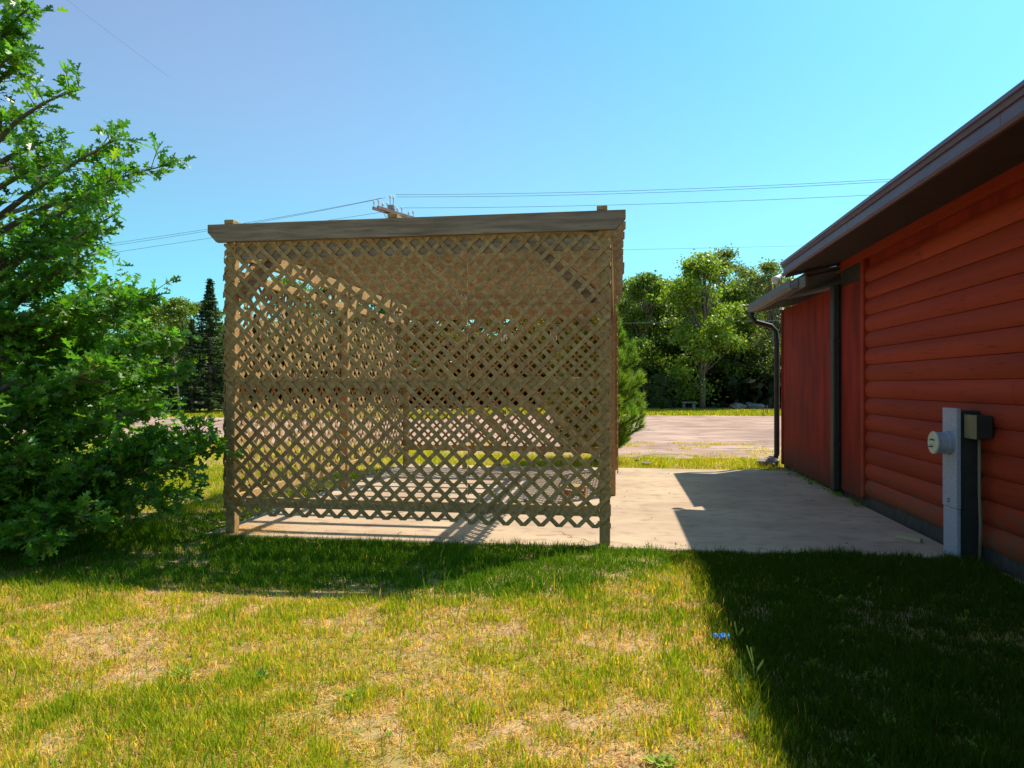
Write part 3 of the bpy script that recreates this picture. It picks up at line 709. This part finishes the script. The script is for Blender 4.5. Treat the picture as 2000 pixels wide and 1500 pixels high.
# spruces at left
def spruce_mesh(seed,H,W,base):
    r=np.random.default_rng(seed); rr=random.Random(seed); mb=MB()
    mb.tube([(0,0,-.1),(0,0,H*.5),(0,0,H)],[.13,.07,.01],8)
    C=[];Nn=[];S=[]
    z=.5
    while z<H-.05:
        t=z/H; L=W*(1-t)**1.05*rr.uniform(.75,1.1)+.05
        nb=rr.randint(6,9)
        for k in range(nb):
            a=rr.uniform(0,6.28); ll=L*rr.uniform(.7,1.1); m=int(34+60*ll/W)
            mb.tube([(0,0,z),(ll*.6*math.cos(a),ll*.6*math.sin(a),z-.12*ll)],[.018,.006],4,cap=False)
            q=r.random(m)**.7*ll; dz=-.25*q+.18*q*q/max(ll,.1); side=r.normal(size=m)*.11*(1-.5*q/ll)
            C.append(np.stack([q*math.cos(a)-side*math.sin(a),q*math.sin(a)+side*math.cos(a),z+dz-np.abs(r.normal(size=m))*.07],1))
            Nn.append(np.tile([0,0,1.],(m,1))+r.normal(size=(m,3))*.5); S.append(r.uniform(.05,.11,m)*(.7+.5*(1-t)))
        z+=.27*(1-.5*t)
    C=np.concatenate(C);Nn=np.concatenate(Nn);Nn/=np.linalg.norm(Nn,axis=1,keepdims=True);S=np.concatenate(S)
    V,F=quads(C,Nn,rnd_unit(len(C),r),S,2.2)
    return mb,V,F,np.repeat(colvar(len(C),base,r,.35,.2),4,0)
for key,seed in (('s',11),('s2',12)):
    mb,V,F,c=spruce_mesh(seed,6.6,2.3,(.035,.075,.024))
    TREEV[key]=[mb.build('trunk',M['bark'],smooth=True),np_mesh('crown',V,F,c,M['needle']),False]
SG='spruces at the wood edge on the left'
px_tree(395,43,'b',.74,'dark leafy tree filling in behind the tallest spruce')
px_tree(300,42,'a',.70,'green tree beside the oak outline, above the lot')
px_tree(410,35,'s',1.02,'tallest pointed dark spruce beside the left post of the pergola',group=SG,name='spruce_tree')
px_tree(455,37,'s2',.84,'dark spruce seen through the left end of the lattice',group=SG,name='spruce_tree')
px_tree(375,34,'s2',.70,'shorter dark spruce left of the tallest spruce',group=SG,name='spruce_tree')
px_tree(325,35,'s',.66,'low dark spruce nearest the oak foliage',group=SG,name='spruce_tree')
px_tree(500,38,'s',.8,'dark spruce second from the left post, seen through the lattice',group=SG,name='spruce_tree')
# slender bare dead tree
p=cam2w(352,31,752); dt=empty('dead_tree',(p.x,p.y,0),'slender dead tree leaning in front of the spruces','tree')
MB().tube([(p.x,p.y,-.1),(p.x-.12,p.y,1.2),(p.x-.3,p.y,2.6),(p.x-.33,p.y,3.6)],[.04,.03,.022,.006],7).build('trunk',M['bark'],dt,smooth=True)
for k in range(9):
    z=2.0+.16*k; a=random.uniform(0,6.28); q=Vector((p.x-.2-.03*k,p.y,z)); MB().tube([q,q+Vector((math.cos(a)*.35,math.sin(a)*.35,.18))],[.012,.003],5).build('branch',M['palebark'],dt)
p=cam2w(390,36,752); o=MB().tube([(p.x,p.y,-.1),(p.x+.03,p.y,5.6)],[.05,.012],6).build('bare_pole_trunk',M['palebark']); tag(o,'thin bare trunk poking above the woods left of the spruce','tree')

# young pine behind the right corner of the pergola
def needle_tufts(P_,D_,L,nn,r,wd=.0035,cols=(.10,.19,.04)):
    """P_ base points, D_ directions; nn needles each spreading around D_"""
    m=len(P_); D=np.repeat(D_,nn,0); B=np.repeat(P_,nn,0)+D*(r.random((m*nn,1))*np.repeat(L,nn)[:,None]*.9)
    nd=D*.75+rnd_unit(m*nn,r)*.62; nd/=np.linalg.norm(nd,axis=1,keepdims=True)
    ln=r.uniform(.07,.125,m*nn)[:,None]
    sd=np.cross(nd,rnd_unit(m*nn,r)); sd/=np.linalg.norm(sd,axis=1,keepdims=True)+1e-9
    V=np.stack([B-sd*wd,B+sd*wd,B+nd*ln],1).reshape(-1,3); F=np.arange(m*nn*3).reshape(-1,3)
    c=np.repeat(colvar(m,cols,r,.3,.4),nn,0)*(1+r.normal(size=(m*nn,1))*.15).clip(.5,1.6)
    return V,F,np.repeat(c,3,0)
p=cam2w(1165,12.75,752); pine=empty('young_pine',(p.x,p.y,0),'young bright green pine with upright tufts behind the pergola right corner','tree')
mb=MB(); mb.tube([(p.x,p.y,-.05),(p.x+.02,p.y,1.3),(p.x-.02,p.y,2.55)],[.045,.03,.008],8)
PP=[];DD=[];LL=[]; r=np.random.default_rng(77); rr=random.Random(77)
z=.12
while z<2.5:
    nb=7; 
    for k in range(nb):
        a=2*math.pi*k/nb+rr.uniform(-.4,.4); L=(.78*(1-(z/2.7)**1.7)*min(1,.45+z)+.14)*rr.uniform(.8,1.12)
        a0=Vector((p.x,p.y,z)); dr=Vector((math.cos(a),math.sin(a),0)); e=a0+dr*L+Vector((0,0,.20*L+.10))
        md=a0+dr*L*.6+Vector((0,0,.03)); mb.tube([a0,md,e],[.014,.009,.004],5,cap=False)
        for j in range(11):
            t=.22+.78*j/10; q=(a0*(1-t)**2+md*2*t*(1-t)+e*t*t); sgn=1 if j%2 else -1
            side=Vector((-dr.y,dr.x,0))*sgn; fl=.28*L*(1-t*.6)*rr.uniform(.3,1)
            tip=q+side*fl+Vector((0,0,.05)); PP.append(tip); DD.append((dr*.35+side*.25+Vector((0,0,.9))).normalized()); LL.append(rr.uniform(.12,.26))
            mb.tube([q,tip],[.006,.003],4,cap=False)
            PP.append(q); DD.append((dr*.6+Vector((0,0,.5))).normalized()); LL.append(.12)
        PP.append(e); DD.append((dr*.25+Vector((0,0,1))).normalized()); LL.append(.22)
    z+=.20
PP=np.array([tuple(q-Vector((p.x,p.y,0))) for q in PP]); DD=np.array([tuple(q) for q in DD]); LL=np.array(LL)
mb.build('trunk',M['bark'],pine,smooth=True)
V,F,c=needle_tufts(PP,DD,LL,75,r,.0042,(.15,.29,.035)); np_mesh('needles',V,F,c,M['needle'],pine)

# ---- the near oak: tapered limbs, twigs and lobed leaves
half=[(0.012,0),(.045,.13),(.20,.20),(.075,.30),(.30,.50),(.37,.44),(.10,.58),(.20,.78),(.045,.80),(0,1)]
LV=[];LF=[]
hf=[(0.012,0),(.05,.14),(.23,.24),(.08,.33),(.36,.56),(.09,.60),(.22,.84),(.05,.84),(.0,1)]
mid=[(0,0),(0,.14),(0,.20),(0,.33),(0,.48),(0,.60),(0,.74),(0,.84),(0,1)]
for s in (1,-1):
    k=len(LV)
    for (x,y),(mx,my) in zip(hf,mid):
        LV.append((mx,my,0)); LV.append((s*x,y,.35*abs(x)-.10*y*y))
    for i in range(len(hf)-1):
        q=(k+2*i,k+2*i+2,k+2*i+3,k+2*i+1); LF.append(q if s>0 else q[::-1])
for i in range(0,len(LV),2):
    x,y,z=LV[i]; LV[i]=(x,y,-.10*y*y)
LV=np.array(LV); LF=np.array(LF)
OX,OY=-5.75,5.75
oak=empty('oak_tree',(OX,OY,0),'leafy green oak with lobed leaves filling the left side of the photo','tree')
mb=MB(); trunkpts=[Vector((OX,OY,-.1)),Vector((OX+.03,OY,.8)),Vector((OX-.04,OY+.05,1.8)),Vector((OX+.02,OY,2.9)),Vector((OX-.03,OY,4.0)),Vector((OX,OY,5.1))]
mb.tube(trunkpts,[.11,.085,.07,.05,.032,.01],12)
mb.build('trunk',M['bark'],oak,smooth=True)
def trunk_at(z):
    for i in range(len(trunkpts)-1):
        a,b_=trunkpts[i],trunkpts[i+1]
        if a.z<=z<=b_.z: return a.lerp(b_,(z-a.z)/(b_.z-a.z))
    return trunkpts[-1].copy()
def renv(z):
    zs=[0,.3,.8,1.5,2.2,2.9,3.5,4.2,4.8,5.6]; rs=[1.4,1.85,2.0,1.75,1.45,1.15,.9,.42,.25,.1]
    return float(np.interp(z,zs,rs))
rr=random.Random(5); leafs=[]   # (pos, dir, normal, size)
limbs=[]; twigs=MB()
targets=[]
for k in range(96):
    z=.12+4.9*(k/95)**1.05+rr.uniform(-.05,.05); a=rr.uniform(0,2*math.pi)
    targets.append((z,a,renv(z)*rr.uniform(.60,1.0)))
# long boughs that reach out of the outline towards the pergola
for z,a,L in ((3.95,-10,.60),(3.45,-5,1.10),(3.35,6,1.22),(3.05,-10,1.22),(2.75,-12,1.30),(2.45,-18,1.15),(2.1,-8,1.35),(1.75,-5,1.62),(1.5,-20,1.5),(1.15,-14,1.55),(.85,-4,1.62),(.80,0,1.82),(.70,-4,1.74),(.95,2,1.68),(.45,-4,1.75),(.35,-22,1.5),(.22,-35,1.45),(4.75,-20,.05),(4.3,-30,.12),(1.3,-55,1.3),(2.3,-60,1.2),(.6,-60,1.35)):
    targets.append((z,R(a-4),L+.50))
def add_leaves(pts, n, spread=.05):
    for i in range(n):
        t=rr.random()**.7; j=t*(len(pts)-1); i0=min(int(j),len(pts)-2); q=pts[i0].lerp(pts[i0+1],j-i0)
        ax=(pts[i0+1]-pts[i0]).normalized()
        side=Vector((rr.gauss(0,1),rr.gauss(0,1),rr.gauss(0,.6))); d=(ax*.8+side*.7); d.normalize()
        nrm=Vector((rr.gauss(0,.7),rr.gauss(0,.7)-.25,.8)); nrm=(nrm-d*nrm.dot(d)).normalized()
        leafs.append((q+side*spread*.3,d,nrm,rr.uniform(.078,.135)))
for z,a,L in targets:
    s0=max(.05,z-L*.30-.1); p0=trunk_at(s0); dr=Vector((math.cos(a),math.sin(a),0))
    lat=Vector((-dr.y,dr.x,0)); c1=p0+dr*L*.5+Vector((0,0,(z-s0)*.75))+lat*rr.uniform(-.1,.1); e=Vector((OX,OY,z))+dr*L+lat*rr.uniform(-.1,.1)
    path=[p0*(1-t)**2+c1*2*t*(1-t)+e*t*t for t in [i/8 for i in range(9)]]
    MB().tube(path,[.026*(1-i/8)+.004 for i in range(9)],6,cap=False).build('limb',M['bark'],oak,smooth=True)
    nt_=int((13+13*L)*(1 if z<2.4 else .62 if z<3.5 else .34))
    for j in range(nt_):
        t=.25+.75*(j+rr.random())/nt_; i0=min(7,int(t*8)); q=path[i0].lerp(path[i0+1],t*8-i0)
        tl=rr.uniform(.14,.36)*(1.15-.45*t)
        td=(dr*rr.uniform(.2,.8)+lat*rr.uniform(-1,1)+Vector((0,0,rr.uniform(-.25,.6)))).normalized()
        t1=q+td*tl*.5+Vector((0,0,.01)); t2=q+td*tl+Vector((0,0,rr.uniform(-.04,.04)))
        twigs.tube([q,t1,t2],[.005,.004,.0015],4,cap=False)
        add_leaves([q,t1,t2],rr.randint(8,12))
    add_leaves(path[6:],8)
to=twigs.build('twigs',M['bark'],oak); to['kind']='stuff'
# inner leaves that close the heart of the crown
for k in range(5600):
    z=.10+2.7*rr.random()**1.35; a=rr.uniform(0,6.28); q=renv(z)*rr.random()**.5*.9
    pz=Vector((OX+q*math.cos(a),OY+q*math.sin(a),z)); d=Vector((rr.gauss(0,1),rr.gauss(0,1),rr.gauss(0,.4))).normalized()
    nrm=Vector((rr.gauss(0,.5),rr.gauss(0,.5),1)); nrm=(nrm-d*nrm.dot(d)).normalized(); leafs.append((pz,d,nrm,rr.uniform(.08,.13)))
leafs=[l for l in leafs if l[0].z>.02]
camv=Vector((0,0,CAM_H))
leafs.sort(key=lambda l:(l[0]-camv).length/l[3])
print('leaves',len(leafs))
def leafcols(n,r):
    c=colvar(n,(.078,.215,.024),r,.4,.4); y=r.random(n)<.06; c[y]=c[y]*np.array([2.2,1.5,1.0]); return c
r=np.random.default_rng(9)
# 300 nearest leaves: objects of their own sharing a few meshes
lm=[]
for k in range(6):
    cc=leafcols(1,r); me_o=np_mesh('leaf',LV,LF,np.repeat(cc,len(LV),0),M['leaf']); lm.append(me_o.data); bpy.data.objects.remove(me_o)
for k,(q,d,nrm,sz) in enumerate(leafs[:300]):
    o=bpy.data.objects.new('leaf',lm[k%6]); COL.objects.link(o); o.parent=oak
    x=d.cross(nrm); mtx=Matrix((x,d,nrm)).transposed().to_4x4()
    o.matrix_local=Matrix.Translation(q-Vector((OX,OY,0)))@mtx@Matrix.Scale(sz,4)
Q=np.array([tuple(l[0]-Vector((OX,OY,0))) for l in leafs[300:]]); D=np.array([tuple(l[1]) for l in leafs[300:]]); Nn=np.array([tuple(l[2]) for l in leafs[300:]]); S=np.array([l[3] for l in leafs[300:]])
X=np.cross(D,Nn)
V=(Q[:,None,:]+S[:,None,None]*(LV[None,:,0:1]*X[:,None,:]+LV[None,:,1:2]*D[:,None,:]+LV[None,:,2:3]*Nn[:,None,:])).reshape(-1,3)
F=(LF[None,:,:]+np.arange(len(Q))[:,None,None]*len(LV)).reshape(-1,4)
o=np_mesh('leaves',V,F,np.repeat(leafcols(len(Q),r),len(LV),0),M['leaf'],oak); o['kind']='stuff'

# ------------------------------------------------------------------ grass
def blades(n,x0,x1,y0,y1,seed,hmin,hmax,wd,tri=False,green=0.,mask=None,hscale=None):
    r=np.random.default_rng(seed); x=r.uniform(x0,x1,n); y=r.uniform(y0,y1,n)
    tuft=vnoise(x,y,.14,seed+1)*.65+vnoise(x,y,.06,seed+2)*.35; tuft=np.clip((tuft-.5)*1.5+.5,0,1); big=vnoise(x,y,.9,21)*.6+vnoise(x,y,.33,22)*.4
    keep=r.random(n)<np.clip(.35+1.1*(tuft-.25)+.9*(big-.35),.12,1)
    keep&=~((x>-3.76)&(x<2.76)&(y>5.975)&(y<11.76)); keep&=~((x>2.7)&(y<12.6))
    if mask is not None: keep&=mask(x,y,r)
    x,y,tuft,big=x[keep],y[keep],tuft[keep],big[keep]; n=len(x); z=gz(x,y)-.004
    h=r.uniform(hmin,hmax,n)*(.55+.9*tuft)*(.7+.6*big)
    dry=r.random(n)
    # greener in patches and by the slab; pergola and building shade painted into blades
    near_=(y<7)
    green_shade=green+near_*(.55*(big-.42)*2+.45*np.exp(-((y-5.9)/.75)**2)+1.2*np.clip((x-.52)/.35,0,1)+1.0*np.clip((y-4.25)/.45,0,1)*np.clip((-.2-x+(y-4.6)*1.1)/.6,0,1))
    isg=dry<np.clip(.45+.45*green_shade+.5*(tuft-.5),.05,.97)
    flat=(~isg)&(r.random(n)<.45)
    G=np.array([.24,.39,.015]); Y=np.array([.66,.58,.03]); S=np.array([.82,.60,.11]); Br=np.array([.55,.33,.07])
    t=r.random((n,1))
    shade_mix=np.clip(green_shade,0,1)[:,None]
    gcol=(G*(1-t*.6)+Y*t*.6)*(1-shade_mix*.86)+np.where((x<.4)[:,None],np.array([[.06,.19,.012]]),np.array([[.008,.05,.004]]))*shade_mix*.55*(1+.8*t)  # shadowed zones get a darker green of their own
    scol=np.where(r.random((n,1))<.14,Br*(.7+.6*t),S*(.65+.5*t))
    scol=scol*(1-.65*np.clip((x-.55)/.4,0,1)*(y<7))[:,None]  # straw colour darkened inside the building's cast shadow
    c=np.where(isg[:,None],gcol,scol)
    a=r.uniform(0,2*np.pi,n); lean=r.uniform(.1,.75,n)*h; lean=np.where(flat,h*1.2,lean); hz=np.where(flat,h*.25,h)
    lx,ly=np.cos(a)*lean,np.sin(a)*lean; b=a+np.pi/2+r.normal(size=n)*.5; w_=wd*(.7+.6*r.random(n)); wx,wy=np.cos(b)*w_,np.sin(b)*w_
    if tri:
        V=np.stack([np.stack([x-wx,y-wy,z],1),np.stack([x+wx,y+wy,z],1),np.stack([x+lx,y+ly,z+hz],1)],1).reshape(-1,3)
        return V,np.arange(3*n).reshape(-1,3),np.repeat(c,3,0)
    m=.55
    A=np.stack([x-wx,y-wy,z],1);B=np.stack([x+wx,y+wy,z],1)
    Cc=np.stack([x+lx*.3+wx*.8,y+ly*.3+wy*.8,z+hz*m],1);Dd=np.stack([x+lx*.3-wx*.8,y+ly*.3-wy*.8,z+hz*m],1);T=np.stack([x+lx,y+ly,z+hz],1)
    V=np.stack([A,B,Cc,Dd,T],1).reshape(-1,3); k=np.arange(n)[:,None]*5
    F=np.concatenate([k+[0,1,2],k+[0,2,3],k+[3,2,4]],0)
    return V,F,np.repeat(c,5,0)
def grass(name,label,args):
    Vs=[];Fs=[];Cs=[];k=0
    for a,kw in args:
        V,F,c=blades(*a,**kw); Vs.append(V);Fs.append(F+k);Cs.append(c);k+=len(V)
    o=np_mesh(name,np.concatenate(Vs),np.concatenate(Fs),np.concatenate(Cs),M['grass']); tag(o,label,'grass',kind='stuff')
    print(name,sum(len(f) for f in Fs))
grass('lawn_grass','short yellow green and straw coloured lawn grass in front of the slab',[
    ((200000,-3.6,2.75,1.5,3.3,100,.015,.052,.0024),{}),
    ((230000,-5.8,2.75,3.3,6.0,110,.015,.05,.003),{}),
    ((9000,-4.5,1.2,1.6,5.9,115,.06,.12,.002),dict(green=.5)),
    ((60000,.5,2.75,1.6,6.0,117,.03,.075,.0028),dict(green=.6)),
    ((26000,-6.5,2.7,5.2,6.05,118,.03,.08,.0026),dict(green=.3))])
grass('side_grass','lawn grass to the left of the pergola and under the oak',[
    ((150000,-10.5,-3.72,5.9,11.,120,.03,.075,.004),dict(tri=True,green=.35)),
    ((90000,-17,-3.6,11.,15.8,130,.03,.08,.006),dict(tri=True,green=.1))])
grass('back_grass','bright yellow green grass strip between the slab and the dirt lot',[
    ((60000,-4,7.5,11.7,13.6,140,.03,.08,.0045),dict(tri=True,green=.2)),
    ((90000,-5,10,13.2,17.5,150,.02,.05,.007),dict(tri=True,green=-.5,mask=lambda x,y,r:(vnoise(x,y,1.1,55)*.5+vnoise(x,y,.35,56)*.5>.30+.26*np.clip((y-13.2)/3.2,0,1))))])
def far_mask(x,y,r): return np.ones(len(x),bool)
grass('far_grass','mown grass verge beyond the dirt lot',[
    ((70000,-34,-7,28.,36,160,.05,.10,.03),dict(tri=True,green=.35)),
    ((80000,-9,22,33.,41,170,.05,.10,.03),dict(tri=True,green=.35))])

def thatch(n,x0,x1,y0,y1,seed):
    r=np.random.default_rng(seed); x=r.uniform(x0,x1,n); y=r.uniform(y0,y1,n); k=vnoise(x,y,.2,seed)*.5+vnoise(x,y,.07,seed+1)*.5
    keep=(r.random(n)<np.clip(.3+1.6*(k-.3),.05,1)*(1-.95*np.clip((y-4.3)/.4,0,1)*np.clip((-.2-x+(y-4.6)*1.1)/.6,0,1))*(1-.93*np.clip((x-.55)/.3,0,1)))&~((y>5.97)&(x>-3.76)); x=x[keep];y=y[keep];n=len(x); z=gz(x,y)  # straw thinned where pergola and building shadows fall, to deepen them
    a=r.uniform(0,6.283,n); L=r.uniform(.02,.075,n); dx,dy=np.cos(a)*L/2,np.sin(a)*L/2; wd=r.uniform(.0008,.0019,n); px,py=-np.sin(a)*wd,np.cos(a)*wd
    z0=z+r.uniform(0,.006,n); z1=z+r.uniform(0,.014,n); zm=np.maximum(z0,z1)+.003
    V=np.stack([np.stack([x-dx-px,y-dy-py,z0],1),np.stack([x-dx+px,y-dy+py,z0],1),np.stack([x+px,y+py,zm],1),np.stack([x-px,y-py,zm],1),np.stack([x+dx,y+dy,z1],1)],1).reshape(-1,3)
    q=np.arange(n)[:,None]*5; F=np.concatenate([q+[0,1,2],q+[0,2,3],q+[3,2,4]],0)
    P_=np.array([[.74,.50,.17],[.80,.58,.26],[.54,.33,.11],[.30,.19,.08],[.64,.42,.24]]); c=P_[r.integers(0,5,n)]*(.75+.5*r.random((n,1)))
    return V,F,np.repeat(c,5,0)
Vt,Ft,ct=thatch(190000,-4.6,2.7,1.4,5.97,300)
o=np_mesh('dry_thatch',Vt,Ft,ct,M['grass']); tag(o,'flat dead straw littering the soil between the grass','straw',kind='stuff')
# broad-leaved weeds: rosettes of oval leaves
def rosettes(spots,seed,cols=(.15,.29,.035)):
    r=np.random.default_rng(seed); Vs=[];Cs=[];n=0
    ol=np.array([(0,0,0),(.28,.25,.05),(.34,.55,.06),(.2,.85,.02),(0,1,-.03),(-.2,.85,.02),(-.34,.55,.06),(-.28,.25,.05)])
    for x,y,rad,m in spots:
        z=float(gz(x,y)) if not (-3.7<x<2.74 and 5.99<y<11.74) else 0.
        for k in range(m):
            a=r.uniform(0,6.28); L=rad*r.uniform(.5,1); up=r.uniform(.15,.8); w_=r.uniform(.35,.7)
            d=np.array([math.cos(a),math.sin(a),up]); d/=np.linalg.norm(d); s=np.array([-math.sin(a),math.cos(a),0]); nn=np.cross(s,d)
            o0=np.array([x+r.normal()*rad*.35,y+r.normal()*rad*.35,z+.012])
            Vs.append(o0+L*(ol[:,0:1]*w_*s+ol[:,1:2]*d+ol[:,2:3]*nn)); Cs.append(np.repeat(colvar(1,cols,r,.35,.4),8,0)); n+=1
    V=np.concatenate(Vs); q=np.arange(n)[:,None]*8
    F=np.concatenate([q+[0,1,7,0],q],0) if False else np.concatenate([q+[0,1,2,7],q+[7,2,3,6],q+[6,3,4,5]],0)
    return V,F,np.concatenate(Cs)
spots=[]
rr=random.Random(3)
for k in range(520):
    x=rr.uniform(-4.2,2.6); y=rr.uniform(1.9,5.9)
    spots.append((x,y,rr.uniform(.015,.035),rr.randint(3,7)))
for k in range(330): spots.append((rr.uniform(.6,2.6),rr.uniform(1.8,5.8),rr.uniform(.025,.06),rr.randint(4,8)))
for k in range(260): spots.append((rr.uniform(-4.6,2.4),5.88+rr.gauss(0,.12),rr.uniform(.02,.05),rr.randint(3,6)))
for k in range(70): spots.append((-3.78+rr.gauss(0,.05),rr.uniform(6,11.5),rr.uniform(.03,.08),rr.randint(4,7)))
for k in range(110): spots.append((2.72-abs(rr.gauss(0,.07)),rr.uniform(8.2,11.7),rr.uniform(.02,.07),rr.randint(4,7)))
V,F,c=rosettes(spots,8); o=np_mesh('broadleaf_weeds',V,F,c,M['grass']); tag(o,'low clover and broad leaved weeds scattered through the lawn','weeds',kind='stuff')
# four larger weeds one can point to
for px,py,rad,lab in ((357,1315,.10,'bright pale leafed weed left of centre in the front lawn'),(512,1322,.085,'dark green grassy weed clump in the middle left of the front lawn'),(690,1362,.085,'fresh green weed at the lower centre of the lawn'),(1295,1495,.09,'broad leafed weed at the bottom edge of the lawn')):
    x,y=pix_ground(px,py,1.39); V,F,c=rosettes([(0,0,rad*.62,34)],px,(.26,.42,.07) if px!=512 else (.10,.24,.03))
    z=float(gz(x,y)); V[:,2]+=z-float(gz(0,0)); o=np_mesh('weed_plant',V,F,c,M['grass']); o.location=(x,y,0); tag(o,lab,'weed')
# tall seeding weeds along the building shadow's edge
def stalk(x,y,h,label,seed):
    rs=random.Random(seed); z=float(gz(x,y)); t=empty('seeding_weed',(x,y,z),label,'weed','seeding weeds at the shadow edge')
    for k in range(rs.randint(3,5)):
        a=rs.uniform(0,6.28); l=h*rs.uniform(.6,1); e=Vector((x+math.cos(a)*l*.35,y+math.sin(a)*l*.35,z+l))
        mid_=Vector((x+math.cos(a)*l*.08,y+math.sin(a)*l*.08,z+l*.55)); mbq=MB(); pts=[Vector((x,y,z)),mid_,e]
        np_=[tuple(v) for v in pts]
        so_=MB().tube(pts,[.0018,.0015,.001],4,cap=False)
        for j in range(7):
            q=mid_.lerp(e,.2+.8*j/6); s_=.0028; so_.prism([q+Vector((s_,0,0)),q+Vector((0,s_,0)),q+Vector((-s_,0,0)),q+Vector((0,-s_,.004))],(0,0,.013))
        ob=so_.build('stem',M['stalk'],t)
    V,F,c=rosettes([(0,0,h*.17,16)],seed,(.24,.40,.06)); V[:,2]-=float(gz(0,0)); np_mesh('leaves',V,F,c,M['grass'],t)
M['stalk']=mat('stalk_green',(.34,.46,.07),(.46,.48,.12),rough=.7,scale=30)
for k,(px,py,h,lab) in enumerate(((1450,1372,.17,'largest seeding weed, right beside the lit edge of the shadow'),(1474,1340,.15,'seeding weed standing just inside the building shadow'),(1466,1440,.13,'lower seeding weed near the foot of the shadow edge'),(1440,1262,.11,'small seeding weed right of the blue wrapper'))):
    x,y=pix_ground(px,py,1.39); stalk(x,y,h,lab,40+k)
crk=[(-.62+.5*t+.05*math.sin(t*9)+.03*math.sin(t*23),6.55-.5*t+.04*math.sin(t*13)) for t in [i/24 for i in range(25)]]
mb=MB()
for i in range(24):
    (xa,ya),(xb,yb)=crk[i],crk[i+1]; w_=.0022+.0015*math.sin(i*1.7)
    mb.add([(xa-w_,ya-w_,.0012),(xa+w_,ya+w_,.0012),(xb+w_,yb+w_,.0012),(xb-w_,yb-w_,.0012)],[(0,1,2,3)])
o=mb.build('crack',M['soffit'],None); o.parent=slab
V,F,c=thatch(9000,-3.6,-2.7,5.99,6.55,401) if False else (None,None,None)
r=np.random.default_rng(402); n=4500; x=-3.62+np.abs(r.normal(size=n))*.28; y=6.02+np.abs(r.normal(size=n))*.22; a=r.uniform(0,6.283,n); L=r.uniform(.015,.06,n); z=r.uniform(.001,.012,n)
keep=(x<-2.6)&(y<6.9); x,y,a,L,z=x[keep],y[keep],a[keep],L[keep],z[keep]; n=len(x)
V=np.stack([np.stack([x,y-.0015,z],1),np.stack([x,y+.0015,z],1),np.stack([x+np.cos(a)*L,y+np.sin(a)*L,z*.6+.004],1)],1).reshape(-1,3)
o=np_mesh('straw_drift',V,np.arange(3*n).reshape(-1,3),np.repeat(np.array([[.75,.55,.28]])*(.7+.5*r.random((n,1))),3,0),M['grass']); tag(o,'dry straw drifted onto the slab beside the left front post','straw',kind='stuff')
# little stones and twigs on the slab and lot
mb=MB(); rr=random.Random(12)
for k in range(70):
    x=rr.uniform(-3.5,2.5); y=rr.uniform(6.1,11.6); s_=rr.uniform(.004,.014)
    mb.add([(x+s_,y,.001),(x,y+s_,.001),(x-s_,y,.001),(x,y-s_,.001),(x,y,s_)],[(0,1,4),(1,2,4),(2,3,4),(3,0,4)])
for k in range(300):
    x=rr.uniform(-14,12); y=rr.uniform(15,32); s_=rr.uniform(.01,.028)
    mb.add([(x+s_,y,-.029),(x,y+s_,-.029),(x-s_,y,-.029),(x,y-s_,-.029),(x+s_*.2,y,-.029+s_*.6)],[(0,1,4),(1,2,4),(2,3,4),(3,0,4)])
o=mb.build('pebbles',M['rock']); tag(o,'pebbles scattered over the slab and the dirt lot','pebbles',kind='stuff')
